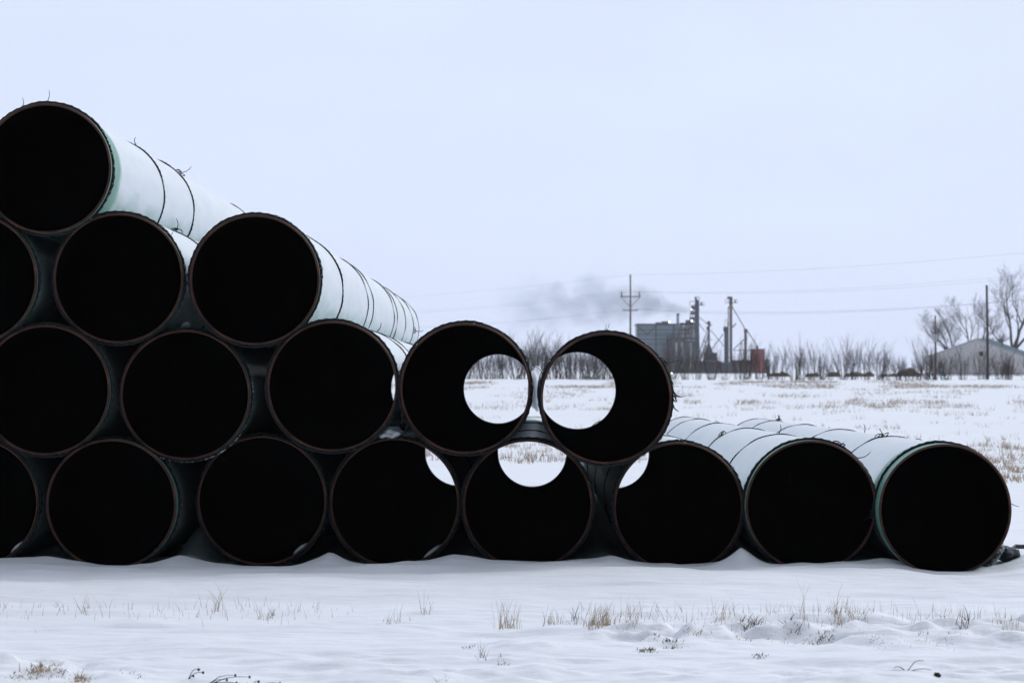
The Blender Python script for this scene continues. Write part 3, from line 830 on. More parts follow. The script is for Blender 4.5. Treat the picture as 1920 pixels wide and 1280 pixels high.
def tree(px, py, D, H, seed, label, limbs):
    base = at(px, py, D); base.z = gz(base.x, base.y) - .2
    t = thing('bare_tree', label, 'tree', base, 'bare cottonwoods behind the barn')
    rr = random.Random(seed); tr, br = MB(), MB()
    def grow(mb, p, d, L, r, depth, up=.05):
        n = 6; pts = [p]; q = p.copy(); dd = d.copy()
        for i in range(n):
            dd = (dd + Vector((rr.gauss(0, .12), rr.gauss(0, .12), up + rr.gauss(0, .06)))).normalized()
            q = q + dd * (L / n); pts.append(q.copy())
        mb.tube(pts, [r * (1 - .8 * i / n) + .004 for i in range(n + 1)], 6 if depth > 2 else 3, False)
        if depth <= 0: return
        k = {4: 6, 3: 6, 2: 4, 1: 3}[depth]
        for j in range(k):
            tt = .22 + .78 * (j + rr.random()) / k
            i = min(int(tt * n), n - 1); pp = pts[i].lerp(pts[i + 1], min(tt * n - i, 1))
            dirv = (pts[i + 1] - pts[i]).normalized()
            az_ = rr.uniform(0, 6.28)
            nd = (dirv + Vector((math.cos(az_), math.sin(az_) * .8, rr.uniform(-.15, .3))) * rr.uniform(.5, .95)).normalized()
            ll = L * rr.uniform(.42, .68) * (1.15 - .45 * tt)
            grow(br, pp, nd, max(ll, .9), max(r * (1 - .8 * tt) * rr.uniform(.45, .65), .017), depth - 1, up)
    top = Vector((0, 0, H * .22))
    tr.tube([(0, 0, 0), top * .5, top], [H * .026, H * .022, H * .020], 9, False)
    for (dx, dz, f, r) in limbs:
        d = Vector((dx, rr.gauss(0, .2), dz)).normalized()
        grow(br, top * rr.uniform(.8, 1), d, H * f, H * r, 4)
    tr.build('trunk', bark, t, True)
    me = bpy.data.meshes.new('crown'); me.from_pydata(br.v, [], br.f); me.update()
    link('crown', me, bark, t)
tree(1797, 702, 930, 16.5, 4, 'bare wide-spreading tree behind the peak of the barn roof, leaning left', [(-.75, .8, .58, .019), (-.30, 1, .52, .015), (-1.0, .45, .48, .013)])
tree(1815, 702, 950, 17.0, 12, 'bare upright tree behind the barn, beside the tall pole', [(.05, 1, .62, .016), (.5, .9, .60, .018), (1.0, .6, .45, .012)])
tree(1898, 702, 940, 27.0, 8, 'tall bare tree at the right edge of the picture, taller than the others', [(.06, 1, .62, .018), (-.30, 1, .55, .013), (.5, .9, .55, .014), (-.8, .5, .34, .009)])

# ------------------------------------------------------------------ barn
wood_wall = pmat('weathered_boards', (0.62, 0.58, 0.57), 0.85, 0.3, 1.2, 0.1, stretch=(6, 6, .35), col2=(0.88, 0.86, 0.86))
roof_m = pmat('teal_metal_roof', (0.07, 0.115, 0.135), 0.85, 0.2, 1.0, 0.1, stretch=(1, 5, 1))
trim_m = pmat('pale_trim', (0.52, 0.53, 0.56), 0.7, 0.15, 2.0)
dark_m = pmat('dark_opening', (0.03, 0.03, 0.035), 0.8, 0.3, 2.0)
BD = 900.0
bc = at(1831, 702, BD); bc.z = -.1
barn = thing('barn', 'weathered pale wooden barn with a teal roof, at the right behind the shrubs', 'barn', bc)
barn.rotation_euler.z = R(-15)
hw, eh, rh, ln = 10.4, 3.9, 7.75, 20.0
mb = MB()
prof = [(-hw, 0), (hw, 0), (hw, eh), (0, rh), (-hw, eh)]
vs = [(x, 0, z) for x, z in prof] + [(x, ln, z) for x, z in prof]
mb.add(vs, [(0, 1, 2, 3, 4), (9, 8, 7, 6, 5), (0, 5, 6, 1), (1, 6, 7, 2), (4, 9, 5, 0)])
mb.build('wall', wood_wall, barn)
mb = MB()
for s in (-1, 1):
    a = Vector((0, -.4, rh + .03)); b_ = Vector((s * (hw + .5), -.4, eh - .03)); up = Vector((0, 0, .16))
    c = b_ + Vector((0, ln + .8, 0)); d_ = a + Vector((0, ln + .8, 0))
    mb.add([a, b_, c, d_, a + up, b_ + up, c + up, d_ + up], [(3, 2, 1, 0), (4, 5, 6, 7), (0, 1, 5, 4), (1, 2, 6, 5), (2, 3, 7, 6), (3, 0, 4, 7)])
ro = mb.build('roof', roof_m, barn)
mb = MB()
for s in (-1, 1): mb.bar((0, -.5, rh + .0), (s * (hw + .5), -.5, eh - .05), .12, .32)
mb.build('fascia', trim_m, barn)
mb = MB(); mb.cyl((4.3, 9, 5.8), (4.3, 9, 7.6), .16, n=10); mb.cyl((4.3, 9, 7.6), (4.3, 9, 7.9), .28, .05, 10); mb.build('vent_pipe', dark_m, ro)
mb = MB(); mb.box((6.6, -.04, 1.0), (3.0, .06, 1.9)); mb.build('door', pmat('grey_door', (.36, .33, .32), .8, .2), barn)
mb = MB(); mb.box((1.0, -.04, 4.6), (.9, .06, 1.0)); mb.build('window', dark_m, barn)

# fence-like debris line beside the barn: low dark rail
rail = thing('rail_fence', 'low dark rail fence along the snow in front of the barn', 'fence', at(1830, 704, 700))
rail.location.z = gz(rail.location.x, 700)
mb = MB(); mb.bar((-12.5, 0, .42), (12, 0, .42), .1, .14); mb.bar((-12.5, 0, .2), (12, 0, .2), .1, .12); mb.build('rail', dark_m, rail)
for i in range(11):
    mb = MB(); mb.box((-12.2 + i * 2.4, .12, .25), (.14, .1, .62)); mb.build('post', dark_m, rail)

# teal drum in front of the barn
mb = MB(); mb.cyl((0, 0, 0), (0, 0, .95), .34, n=18)
for z in (.02, .32, .62, .93): mb.cyl((0, 0, z - .02), (0, 0, z + .02), .36, n=18)
o = mb.build('drum', pmat('teal_paint', (.04, .25, .27), .5, .2), None); o.location = at(1768, 703.5, 690); o.location.z = gz(o.location.x, 690)
tag(o, 'small teal drum standing in the shrubs in front of the barn', 'drum')

# ------------------------------------------------------------------ brown mounds
hay = pmat('brown_soil', (0.085, 0.055, 0.035), 0.95, 0.4, .8, 0.05, bump=.5, bscale=6, col2=(.17, .115, .07))
MO = [(1458, 707, 44, 10, 'low brown mound right of the small grey tank'), (1523, 707, 26, 9, 'dark brown mound hidden behind the rounded shrubs'),
      (1563, 706, 24, 12, 'brown mound, first of the run of mounds beyond the shrubs'), (1600, 706, 36, 12, 'broad brown mound in the middle of the run'),
      (1626, 706, 22, 12, 'small brown mound right of the broad one'), (1672, 706, 18, 8, 'smallest low mound beside the large brown heap'), (1700, 706, 42, 20, 'largest brown mound with a flat top near the barn'),
      (1657, 706, 16, 8, 'little dark mound between the run and the large heap')]
for i, (px, py, w, h, lab) in enumerate(MO):
    D = 680; p = at(px, py, D); p.z = gz(p.x, p.y)
    m_ = D / F; mb = MB()
    mb.lump((0, 0, 0), (w * m_ / 2, w * m_ / 2, h * m_ * .72), i + 3, .30, 34, 18)
    mb.lump((w * m_ * .22, 0, 0), (w * m_ / 3.4, w * m_ / 3, h * m_ * .68), i + 13, .35, 28, 14)
    mb.lump((-w * m_ * .25, -.3, 0), (w * m_ / 4, w * m_ / 4, h * m_ * .45), i + 23, .35, 24, 12)
    o = mb.build('earth_mound', hay, None, True); o.location = p; tag(o, lab, 'mound', 'brown mounds beyond the shrubs')

# ------------------------------------------------------------------ poles and wires
pole_m = pmat('pole_wood', (0.16, 0.125, 0.10), 0.9, 0.3, 1.0, stretch=(3, 3, .3))
pole_dark = pmat('dark_pole_wood', (0.055, 0.047, 0.043), 0.9, 0.3, 1.0, stretch=(3, 3, .3))
insul = pmat('insulator', (0.05, 0.055, 0.065), 0.4, 0.2, 2)
metal_g = pmat('galvanised_metal', (0.38, 0.41, 0.46), 0.5, 0.2, 1, 0.4)
wire_m = pmat('wire', (0.12, 0.125, 0.14), 0.6, 0.2, 1)
LA = Vector(((1182 - 960) / F * 700, 700, 0)); LD = Vector((47, -155, 0)).normalized()
LP = Vector((LD.y, -LD.x, 0))   # across the line
def big_pole(base, label):
    t = thing('utility_pole', label, 'pole', base, 'tall power poles')
    z0 = base.z; mb = MB()
    top = CAMH + 175 / F * 700 - 0
    mb.tube([(0, 0, -.4), (0, 0, 8), (0, 0, top)], [.2, .165, .12], 12); mb.build('post', pole_m, t, True)
    perp = Vector((1, 0.12, 0)).normalized()
    z1 = CAMH + (690 - 556) / F * 700; z2 = CAMH + (690 - 582) / F * 700
    mb = MB(); mb.bar(perp * -1.75 + Vector((0, -.2, z1)), perp * 1.75 + Vector((0, -.2, z1)), .13, .17); mb.build('crossarm', pole_m, t)
    mb = MB(); mb.bar(perp * -1.25 + Vector((0, -.2, z2)), perp * 1.25 + Vector((0, -.2, z2)), .12, .14); mb.build('crossarm', pole_m, t)
    for s in (-1, 1):
        mb = MB(); mb.bar(perp * s * 1.6 + Vector((0, -.22, z1 - .1)), Vector((0, -.22, z1 - 1.75)), .09, .09); mb.build('brace', pole_m, t)
        mb = MB(); q = perp * s * 1.5
        mb.tube([q + Vector((0, -.2, z1 + .08)), q + Vector((0, -.2, z1 + .85))], [.09, .075], 8)
        for k in range(5): mb.cyl(q + Vector((0, -.2, z1 + .18 + k * .14)), q + Vector((0, -.2, z1 + .22 + k * .14)), .13, n=8)
        mb.build('insulator', insul, t)
        mb = MB(); q = perp * s * 1.15; mb.tube([q + Vector((0, -.2, z2 + .05)), q + Vector((0, -.2, z2 + .28))], [.07, .05], 8); mb.build('insulator', insul, t)
    mb = MB(); mb.tube([(0, -.14, top - 1.2), (0, -.14, top + .12)], [.1, .07], 8); mb.build('insulator', insul, t)
    return perp, top, z1 + .9, z2 + .3
pA = LA.copy(); pA.z = 0
perp, ztop, zc1, zc2 = big_pole(pA, 'tall wooden power pole with V-braced crossarm, standing left of the factory')
pB = pA + LD * 200
pC = pA - LD * 230
big_pole(pB, 'wooden power pole carrying the nearer end of the wires, beyond the right edge')
def wire(a, b, sag, label, r=.016):
    mb = MB(); pts = []
    for i in range(25):
        t = i / 24; p = a.lerp(b, t); p.z -= sag * 4 * t * (1 - t); pts.append(p)
    mb.tube(pts, r, 4)
    o = mb.build('power_line', wire_m); tag(o, label, 'power line', 'power lines on the tall poles')
for (off, z, nm, sag) in ((0, ztop, 'topmost thin power line from the pole tip', 1.0), (-1.5, zc1, 'power line from the left end of the long crossarm', 1.4), (1.5, zc1, 'power line from the right end of the long crossarm', 1.6),
                     (1.15, zc2, 'power line from the right end of the lower crossarm', 1.6), (-1.15, zc2, 'power line from the left end of the lower crossarm', 1.9)):
    o_ = perp * off
    a = pA + o_ + Vector((0, 0, z)); 
    wire(a, pB + o_ + Vector((0, 0, z)), sag, nm + ', running right', .017 if z < 12 else .012)
    wire(a, pC + o_ + Vector((0, 0, z - 1.0)), sag * .8, nm + ', running left', .011)

p = at(1852, 712, 470); p.z = gz(p.x, 470)
t = thing('utility_pole', 'tall bare dark pole standing in front of the barn', 'pole', p, 'poles by the barn')
mb = MB(); mb.tube([(0, 0, -.3), (-.03, 0, 5), (-.11, 0, (712 - 535) / F * 470)], [.17, .15, .125], 10); mb.build('post', pole_dark, t, True)
mb = MB(); mb.cyl((-.11, 0, 10.6), (-.11, 0, 10.72), .15, n=10); mb.build('pole_cap', insul, t)
p = at(1754, 712, 470); p.z = gz(p.x, 470)
t = thing('utility_pole', 'shorter brown pole with a pale transformer, left of the barn', 'pole', p, 'poles by the barn')
mb = MB(); mb.tube([(0, 0, -.3), (0, 0, 3.5), (-.02, 0, 7.35)], [.15, .12, .095], 10); mb.build('post', pole_m, t, True)
mb = MB(); mb.cyl((-.05, -.3, 4.35), (-.05, -.3, 5.2), .21, n=14); mb.cyl((-.05, -.3, 5.2), (-.05, -.3, 5.27), .23, .1, 14); tr_ = mb.build('transformer', metal_g, t)
mb = MB(); mb.cyl((-.15, -.3, 5.2), (-.15, -.3, 5.5), .04, n=8); mb.cyl((.05, -.3, 5.2), (.05, -.3, 5.5), .04, n=8); mb.build('bushing', insul, tr_)

# ------------------------------------------------------------------ factory
FD = 1500.0
FB = -0.55
def banded(name, c1, c2, freq, axis='Z', rough=.6):
    m = bpy.data.materials.new(name); m.use_nodes = True; nt = m.node_tree; bs = nt.nodes['Principled BSDF']
    t = nt.nodes.new('ShaderNodeTexCoord'); w = nt.nodes.new('ShaderNodeTexWave'); w.bands_direction = axis
    w.inputs['Scale'].default_value = freq; w.inputs['Distortion'].default_value = .4; w.inputs['Detail'].default_value = 2
    n = nt.nodes.new('ShaderNodeTexNoise'); n.inputs['Scale'].default_value = .35; n.inputs['Detail'].default_value = 5
    nt.links.new(t.outputs['Object'], w.inputs[0]); nt.links.new(t.outputs['Object'], n.inputs['Vector'])
    mxx = nt.nodes.new('ShaderNodeMath'); mxx.operation = 'MULTIPLY_ADD'; nt.links.new(w.outputs['Fac'], mxx.inputs[0]); mxx.inputs[1].default_value = .6
    hf = nt.nodes.new('ShaderNodeMath'); hf.operation = 'MULTIPLY'; nt.links.new(n.outputs['Fac'], hf.inputs[0]); hf.inputs[1].default_value = .4
    nt.links.new(hf.outputs[0], mxx.inputs[2])
    r = nt.nodes.new('ShaderNodeValToRGB'); r.color_ramp.elements[0].color = (*c1, 1); r.color_ramp.elements[1].color = (*c2, 1)
    nt.links.new(mxx.outputs[0], r.inputs[0]); nt.links.new(r.outputs[0], bs.inputs['Base Color']); bs.inputs['Roughness'].default_value = rough
    return m
sheet = banded('blue_grey_sheeting', (.13, .20, .26), (.28, .38, .46), .28)
bluep = pmat('dark_blue_steel', (.010, .030, .080), .6, .3, .5)
bluem = pmat('blue_cladding', (.015, .06, .13), .6, .3, .5)
frame_d = pmat('dark_steel_frame', (.018, .024, .035), .7, .3, .5)
conc = pmat('grey_concrete', (.40, .38, .39), .85, .25, .25, col2=(.62, .60, .62), stretch=(1, 1, .3))
conc_d = pmat('dark_grey_panel', (.04, .048, .058), .8, .3, .25, col2=(.085, .09, .095), stretch=(1, 1, .3))
brownp = pmat('brown_steel', (.07, .035, .035), .7, .3, .5)
yel = pmat('yellow_steel', (.30, .20, .08), .7, .2, .5)
redb = banded('red_corrugated', (.24, .030, .018), (.34, .05, .03), .8, 'X')
navy = pmat('navy_container', (.012, .03, .085), .6, .3, .6)
lamp_m = pmat('lit_lamp', (1, .95, .85), .4, 0, 1, emit=(1.0, .93, .80, 6.0))

def fbox(mb, x0, x1, y0, y1, D=FD, dep=8.0, dd=0.0):
    """box from photo columns x0..x1, rows y0 (top)..y1 at distance D, dep metres deep"""
    a = at(x0, y0, D); b = at(x1, y1, D)
    mb.box(((a.x + b.x) / 2, D + dep / 2 + dd, (a.z + b.z) / 2), (b.x - a.x, dep, a.z - b.z))
def rel(mb, o, name, mat, parent, smooth=False):
    """build with coordinates made relative to the parent's place"""
    mb.v = [(x - o.x, y - o.y, z - o.z) for x, y, z in mb.v]
    return mb.build(name, mat, parent, smooth)
def fthing(name, label, cat, px, D=FD, group=None):
    o = at(px, 700, D); o.z = FB
    return thing(name, label, cat, o, group), o
def lamp(px, py, D, par, o, r=.42):
    mb = MB(); mb.lump(at(px, py, D), (r, r, r), 1, 0, 12, 8); rel(mb, o, 'floodlight', lamp_m, par, True)
GB = HZ + (CAMH - FB) / FD * F    # row of the ground at the factory

t, o = fthing('warehouse', 'large blue-grey metal-clad factory hall at the left end of the plant', 'factory hall', 1232)
mb = MB(); fbox(mb, 1195, 1272, 609, GB + 2, dep=26); rel(mb, o, 'wall', sheet, t)
mb = MB(); fbox(mb, 1194, 1273, 606.5, 609.5, dep=27, dd=-.4); rf = rel(mb, o, 'roof', frame_d, t)
for x in (1194.5, 1229, 1262):
    mb = MB(); fbox(mb, x, x + 1.6, 609, GB, dep=.5, dd=-.6); rel(mb, o, 'column', frame_d, t)
mb = MB()
for (x0, y0, x1, y1) in ((1197, 612, 1213, 628), (1229, 612, 1213, 628)):
    mb.bar(at(x0, y0, FD - .4), at(x1, y1, FD - .4), .22)
for y in (618, 627, 636, 645): mb.bar(at(1195, y, FD - .35), at(1272, y, FD - .35), .16)
rel(mb, o, 'girt', frame_d, t)
mb = MB(); fbox(mb, 1242, 1254, 602, 606.5, dep=6, dd=3); rel(mb, o, 'roof_unit', bluem, rf)
mb = MB(); fbox(mb, 1230, 1241, 604, 606.5, dep=5, dd=3); rel(mb, o, 'roof_unit', conc_d, rf)
lamp(1255.5, 603.5, FD - 1, t, o, .26)
lamp(1259.5, 699.5, FD - 20, t, o, .26)

# concrete silos behind, dark annex in front
for i, px in enumerate((1267, 1277.5, 1288.5, 1298.5)):
    t, o = fthing('silo', ['pale concrete silo touching the end of the metal hall', 'pale concrete silo, second from the hall', 'pale concrete silo, third from the hall', 'pale concrete silo beside the dark blue tower'][i], 'silo', px, FD + 12, 'concrete silos of the plant')
    a = at(px, 609, FD + 12); mb = MB(); mb.tube([(a.x, a.y, FB - .3), (a.x, a.y, a.z)], .95 if i != 1 else 1.0, 20, True); rel(mb, o, 'wall', conc, t, False)
    mb = MB(); mb.cyl((a.x, a.y, a.z), (a.x, a.y, a.z + .3), 1.05, .7, 20); rel(mb, o, 'roof', frame_d, t)
t, o = fthing('processing_building', 'dark grey panelled block at the foot of the silos', 'factory block', 1280, FD - 4)
mb = MB(); fbox(mb, 1250, 1263, 637, GB + 2, FD - 4, 9); fbox(mb, 1263.3, 1286, 634, GB + 2, FD - 4, 9.5); fbox(mb, 1286.3, 1311, 639, GB + 2, FD - 4, 9); rel(mb, o, 'wall', conc_d, t)
mb = MB(); fbox(mb, 1262, 1303, 633, 635.5, FD - 4.4, 10); fbox(mb, 1276, 1292, 617, 620, FD + 2, 5); rf = rel(mb, o, 'roof', frame_d, t)
for (x0, x1) in ((1266, 1270), (1277, 1281), (1294, 1297)):
    mb = MB(); fbox(mb, x0, x1, 642, 690, FD - 4.3, .3); rel(mb, o, 'panel', conc, t)
mb = MB()
for x in (1272, 1283, 1292): fbox(mb, x, x + 1.5, 612, 633, FD + 3, 1)
fbox(mb, 1272, 1294, 624, 626, FD + 3, 1.5); rel(mb, o, 'pipework', frame_d, t)
mb = MB(); fbox(mb, 1275, 1303, 605, 609, FD + 6, 4); fbox(mb, 1286, 1300, 600, 604.8, FD + 6.2, 3); rel(mb, o, 'head_house', frame_d, t)
lamp(1297, 601.5, FD - 1, t, o, .25)
t, o = fthing('chimney', 'short grey chimney on the roof beside the bright floodlight', 'chimney', 1271)
mb = MB(); a = at(1271, 588, FD + 4); mb.tube([(a.x, a.y, FB - .3), (a.x, a.y, a.z)], [.62, .5], 14); rel(mb, o, 'stack', conc, t, True)
mb = MB(); mb.cyl((a.x, a.y, a.z - .4), (a.x, a.y, a.z + .02), .62, n=14); rel(mb, o, 'rim', frame_d, t)

# dark blue elevator tower with stair frame
t, o = fthing('elevator_tower', 'tall dark blue tower with side platforms where the smoke starts', 'tower', 1307)
mb = MB(); fbox(mb, 1303.5, 1311, 562, 625, dep=2.2); rel(mb, o, 'shaft', bluep, t)
mb = MB(); fbox(mb, 1303, 1311.5, 625.2, GB + 2, dep=2.6, dd=-.2); rel(mb, o, 'lower_shaft', bluem, t)
mb = MB()
for x in (1303.2, 1310.6): fbox(mb, x, x + 1.0, 556, 562, dep=.3)
fbox(mb, 1303, 1311.5, 556, 557, dep=2); fbox(mb, 1303, 1307, 558, 562, dep=1.2); rel(mb, o, 'head', frame_d, t)
mb = MB(); fbox(mb, 1311.5, 1321, 571, 572.4, dep=2)
for x in (1313, 1316.5, 1320.4): fbox(mb, x, x + .5, 566, 571, dep=.15)
fbox(mb, 1312, 1321, 566, 566.6, dep=.15); fbox(mb, 1314, 1317, 567.5, 571, dep=.8, dd=.6); rel(mb, o, 'platform', frame_d, t)
mb = MB(); fbox(mb, 1293, 1303, 564.3, 565.4, dep=.4); fbox(mb, 1293, 1294, 565, 573, dep=.3); rel(mb, o, 'crane_arm', yel, t)
mb = MB()
for (xa, ya, xb, yb) in ((1297, 572, 1290, 625), (1303, 572, 1303, 625), (1300, 575, 1296, 625)):
    mb.bar(at(xa, ya, FD + .3), at(xb, yb, FD + .3), .28)
    mb.bar(at(xa, ya, FD + 2), at(xb, yb, FD + 2), .28)
for k in range(7):
    y = 574 + k * 7; xl = 1297 - (y - 572) / 53 * 7
    mb.bar(at(xl, y, FD + .2), at(1303, y, FD + .2), .3, .2)
    mb.bar(at(xl, y, FD + .1), at(1303, y + 7, FD + .1) if k % 2 else at(1303, y - 4, FD + .1), .22)
rel(mb, o, 'stair_frame', frame_d, t)
for k, y in enumerate((573, 583, 593)):
    mb = MB(); fbox(mb, 1296.5 - k * 1.6, 1303, y + 1.5, y + 6.5, FD + 1, 1.2); rel(mb, o, 'landing', bluep, t)
lamp(1296.5, 580, FD - .6, t, o, .17)

# small leg with spouts
t, o = fthing('conveyor_leg', 'short dark conveyor tower with slanting spouts, right of the blue tower', 'conveyor tower', 1329, FD - 8)
D_ = FD - 8
mb = MB(); fbox(mb, 1327.5, 1331, 604, 660, D_, 1); fbox(mb, 1326.5, 1332, 602, 608, D_ - .2, 1.4); fbox(mb, 1325, 1327.4, 612, 619, D_ - .2, 1.3); rel(mb, o, 'shaft', frame_d, t)
mb = MB(); a = at(1329, 644, D_); b = at(1329, 662, D_); mb.tube([(a.x, a.y + .5, a.z), (b.x, b.y + .5, b.z)], [.35, 1.7], 12); fbox(mb, 1320, 1345, 661, 676, D_, 4); rel(mb, o, 'hopper', frame_d, t)
mb = MB(); fbox(mb, 1312, 1352, 676.4, GB + 2, D_, 5); rel(mb, o, 'base_building', conc_d, t)
for (x0, y0, x1, y1, w_) in ((1311, 595, 1334, 612, .22), (1322, 606, 1334, 609, .2), (1326, 620, 1309, 668, .3), (1328, 625, 1314, 676, .3), (1332, 618, 1360, 652, .22), (1356, 626, 1334, 655, .3), (1311, 607, 1322, 622, .25), (1312, 672, 1321, 652, .25), (1317, 640, 1328, 640, .2)):
    mb = MB(); mb.bar(at(x0, y0, D_), at(x1, y1, D_), w_); rel(mb, o, 'spout', frame_d, t)
mb = MB(); fbox(mb, 1331, 1336, 608, 609, D_, .8); fbox(mb, 1324, 1336, 636, 637, D_, .8); rel(mb, o, 'platform', frame_d, t)

# slim bin tower
t, o = fthing('bin_tower', 'slim dark blue bin tower left of the tall brown tower', 'tower', 1361.5, FD - 2)
mb = MB(); a = at(1361.5, 612, FD - 2); mb.tube([(a.x, a.y + 1, FB - .3), (a.x, a.y + 1, a.z)], .66, 14); rel(mb, o, 'shaft', bluep, t)
mb = MB()
for x in (1359, 1363.5): fbox(mb, x, x + .6, 599, 612, FD - 2, .3)
fbox(mb, 1359, 1364, 599, 600, FD - 2, 1); fbox(mb, 1356.5, 1358, 612, 622, FD - 2, .8); fbox(mb, 1364.5, 1367, 606, 609, FD - 2, .8); rel(mb, o, 'head', frame_d, t)

# tall brown leg
t, o = fthing('grain_elevator', 'tall brown elevator tower with a top platform and long slanting spout', 'tower', 1369.5, FD - 6)
D_ = FD - 6
mb = MB(); fbox(mb, 1368.3, 1373, 572, GB + 2, D_, 1.0); fbox(mb, 1364.8, 1366.6, 575, GB + 2, D_ + .2, .4); rel(mb, o, 'shaft', brownp, t)
mb = MB()
for k in range(16): fbox(mb, 1366.7, 1368.2, 580 + k * 7.5, 580.8 + k * 7.5, D_ + .2, .4)
rel(mb, o, 'ladder', brownp, t)
mb = MB(); fbox(mb, 1367.5, 1373.5, 556, 571, D_ - .2, 1.4); a = at(1369.5, 558, D_); mb.lump((a.x - .5, a.y - .4, a.z), (.7, .6, .5), 2, .1, 12, 8); rel(mb, o, 'head', frame_d, t)
mb = MB(); a = at(1370.5, 570, D_); b = at(1370.5, 578, D_); mb.tube([(a.x, a.y + .5, a.z), (b.x, b.y + .5, b.z)], [.5, .95], 10); rel(mb, o, 'transition', yel, t)
mb = MB(); fbox(mb, 1360, 1383, 567, 568, D_, 1.8)
for x in (1360, 1364, 1377, 1382): fbox(mb, x, x + .5, 561, 567, D_, .12)
fbox(mb, 1360, 1367, 561, 561.6, D_, .12); fbox(mb, 1376, 1383, 561, 561.6, D_, .12); fbox(mb, 1377, 1380, 562.5, 567, D_ + .5, .6); rel(mb, o, 'platform', frame_d, t)
mb = MB(); mb.bar(at(1374, 577, D_), at(1398, 618, D_), .30); rel(mb, o, 'spout', frame_d, t)
mb = MB(); mb.bar(at(1373.5, 614, D_), at(1380, 606, D_), .45, .4); rel(mb, o, 'spout', frame_d, t)

t, o = fthing('grain_elevator', 'lower red-brown elevator tower beside the red bin', 'tower', 1398, FD - 9)
D_ = FD - 9
mb = MB(); fbox(mb, 1395.5, 1400.3, 622, GB + 2, D_, 1); rel(mb, o, 'shaft', pmat('red_brown_steel', (.10, .035, .03), .7, .3, .5), t)
mb = MB(); fbox(mb, 1395, 1401.5, 616.5, 623, D_ - .2, 1.4); rel(mb, o, 'head', brownp, t)
for (x0, y0, x1, y1) in ((1401, 620, 1421, 650), (1395.5, 636, 1375, 655)):
    mb = MB(); mb.bar(at(x0, y0, D_), at(x1, y1, D_), .3); rel(mb, o, 'spout', frame_d, t)
mb = MB(); mb.bar(at(1374, 656.5, D_), at(1420, 656.5, D_), .5, .25); mb.bar(at(1390, 644, D_), at(1404, 644, D_), .3, .15)
mb.bar(at(1401, 650, D_), at(1420, 650, D_), .12, .12); rel(mb, o, 'catwalk', frame_d, t)

t, o = fthing('grain_bin', 'red corrugated bin at the right end of the plant', 'bin', 1421, FD - 10)
mb = MB(); fbox(mb, 1408.5, 1434, 655, GB + 2, FD - 10, 5); rel(mb, o, 'wall', redb, t)
mb = MB(); fbox(mb, 1408, 1434.5, 653.8, 655, FD - 10.2, 5.4); fbox(mb, 1417.5, 1421.5, 648, 654, FD - 9, 1); rel(mb, o, 'roof', frame_d, t)
t, o = fthing('shipping_container', 'dark blue container between the two tower groups', 'container', 1360, FD - 14)
mb = MB(); fbox(mb, 1350, 1370, 679, GB + 2.2, FD - 14, 3)
rel(mb, o, 'body', navy, t)
mb = MB()
for x in range(1351, 1370, 3): fbox(mb, x, x + 1.2, 680.5, GB + 1, FD - 14.15, .2)
rel(mb, o, 'rib', bluem, t)
t, o = fthing('shed', 'low dark shed between the brown towers and the red bin', 'shed', 1390, FD - 5)
mb = MB(); fbox(mb, 1371, 1408, 677, GB + 2, FD - 2, 5); rel(mb, o, 'wall', conc_d, t)
mb = MB(); fbox(mb, 1370.5, 1408.2, 675, 677, FD - 2.4, 6); rel(mb, o, 'roof', frame_d, t)
t, o = fthing('tank', 'small grey tank at the right side of the red bin', 'tank', 1438.5, FD - 5)
mb = MB(); a = at(1438.5, 674, FD - 5); mb.tube([(a.x, a.y, FB - .3), (a.x, a.y, a.z)], .82, 18); mb.cyl((a.x, a.y, a.z), (a.x, a.y, a.z + .35), .82, .1, 18); rel(mb, o, 'shell', pmat('grey_blue_tank', (.14, .18, .22), .6, .2, .6), t)
t, o = fthing('storage_shed', 'dark low annex in front of the metal hall, under the shrubs', 'shed', 1232, FD - 12)
mb = MB(); fbox(mb, 1205, 1258, 690, GB + 2, FD - 12, 6); rel(mb, o, 'wall', frame_d, t)

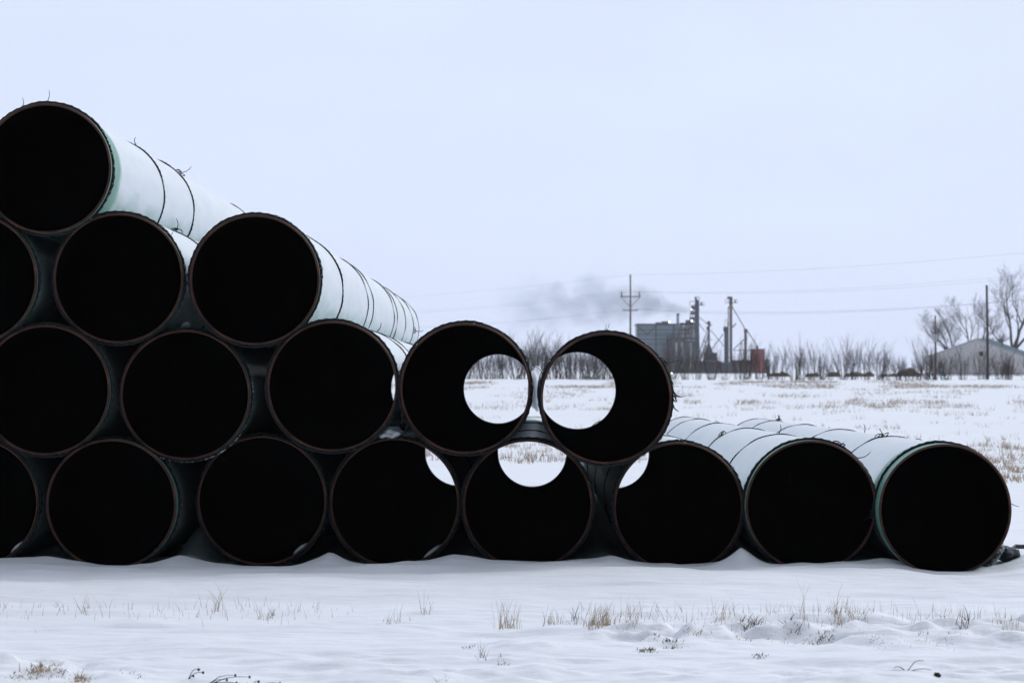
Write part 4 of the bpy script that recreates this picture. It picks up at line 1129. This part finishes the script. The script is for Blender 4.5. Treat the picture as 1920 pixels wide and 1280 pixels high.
# ------------------------------------------------------------------ smoke
def smoke():
    o = at(1296, 580, FD + 6)
    mb = MB(); mb.box((-38, 0, 0), (80, 24, 34))
    ob = mb.build('smoke', None); ob.location = o
    m = bpy.data.materials.new('smoke'); m.use_nodes = True; nt = m.node_tree; nt.nodes.clear()
    N = nt.nodes.new; L = nt.links.new
    out = N('ShaderNodeOutputMaterial'); pv = N('ShaderNodeVolumePrincipled'); L(pv.outputs[0], out.inputs['Volume'])
    pv.inputs['Color'].default_value = (.60, .67, .78, 1); pv.inputs['Absorption Color'].default_value = (0, 0, 0, 1)
    t = N('ShaderNodeTexCoord'); s = N('ShaderNodeSeparateXYZ'); L(t.outputs['Object'], s.inputs[0])
    def M(op, a, b=None, c=None, clamp=False):
        n = N('ShaderNodeMath'); n.operation = op; n.use_clamp = clamp
        for i, v in enumerate((a, b, c)):
            if v is None: continue
            if isinstance(v, (int, float)): n.inputs[i].default_value = v
            else: L(v, n.inputs[i])
        return n.outputs[0]
    u = M('DIVIDE', s.outputs['X'], -72.0)                       # 0 at the source .. 1 far end
    fc = N('ShaderNodeFloatCurve'); L(u, fc.inputs['Value'])     # centre height: value*10-5
    cv = fc.mapping.curves[0]
    pts = [(0, .5), (.12, .64), (.3, .78), (.45, .76), (.62, .62), (.8, .58), (1, .60)]
    cv.points[0].location = pts[0]; cv.points[-1].location = pts[-1]
    for p_ in pts[1:-1]: cv.points.new(*p_)
    fc.mapping.update()
    zc = M('MULTIPLY_ADD', fc.outputs[0], 10.0, -5.0)
    fr = N('ShaderNodeFloatCurve'); L(u, fr.inputs['Value'])
    cv = fr.mapping.curves[0]
    pts = [(0, .08), (.08, .30), (.2, .55), (.35, .8), (.5, .95), (.65, .85), (.85, .98), (1, .9)]
    cv.points[0].location = pts[0]; cv.points[-1].location = pts[-1]
    for p_ in pts[1:-1]: cv.points.new(*p_)
    fr.mapping.update()
    rad = M('MULTIPLY', fr.outputs[0], 10.5)
    dz = M('SUBTRACT', s.outputs['Z'], zc)
    # heavier below: the plume sinks as it thins
    dy = M('MULTIPLY', s.outputs['Y'], 1.1)
    r = M('SQRT', M('ADD', M('MULTIPLY', dz, dz), M('MULTIPLY', dy, dy)))
    q = M('DIVIDE', r, rad)
    n1 = N('ShaderNodeTexNoise'); n1.inputs['Scale'].default_value = .15; n1.inputs['Detail'].default_value = 5; n1.inputs['Roughness'].default_value = .55
    L(t.outputs['Object'], n1.inputs['Vector'])
    base = M('SUBTRACT', 1.0, q)
    dens = M('MULTIPLY_ADD', M('SUBTRACT', n1.outputs['Fac'], .5), 3.4, base)
    dens = M('MULTIPLY', dens, 1.3, clamp=True)
    fade = M('MULTIPLY', M('SUBTRACT', 1.35, u), 1.0, clamp=True)
    ins = M('MULTIPLY', M('GREATER_THAN', u, 0.0), M('LESS_THAN', q, 2.0))
    edge = M('MULTIPLY', M('SUBTRACT', 1.0, u), 6.0, clamp=True)
    edge2 = M('SUBTRACT', 1.0, M('MULTIPLY', M('SUBTRACT', q, 1.0), 1.0, clamp=True), clamp=True)
    thin = M('DIVIDE', .95, M('ADD', rad, 1.0))
    D = M('MULTIPLY', M('MULTIPLY', M('MULTIPLY', dens, fade), M('MULTIPLY', ins, edge)), M('MULTIPLY', thin, edge2))
    L(D, pv.inputs['Density'])
    ob.data.materials.append(m)
    tag(ob, kind='stuff')
smoke()

# ------------------------------------------------------------------ haze
mb = MB(); mb.box((0, 2350, 29), (9400, 5300, 66))
hz = mb.build('haze', None); tag(hz, kind='stuff')
m = bpy.data.materials.new('haze'); m.use_nodes = True; nt = m.node_tree; nt.nodes.clear()
out = nt.nodes.new('ShaderNodeOutputMaterial'); pv = nt.nodes.new('ShaderNodeVolumePrincipled')
pv.inputs['Color'].default_value = (.93, .95, 1, 1); pv.inputs['Density'].default_value = 0.00008
nt.links.new(pv.outputs[0], out.inputs['Volume']); hz.data.materials.append(m)
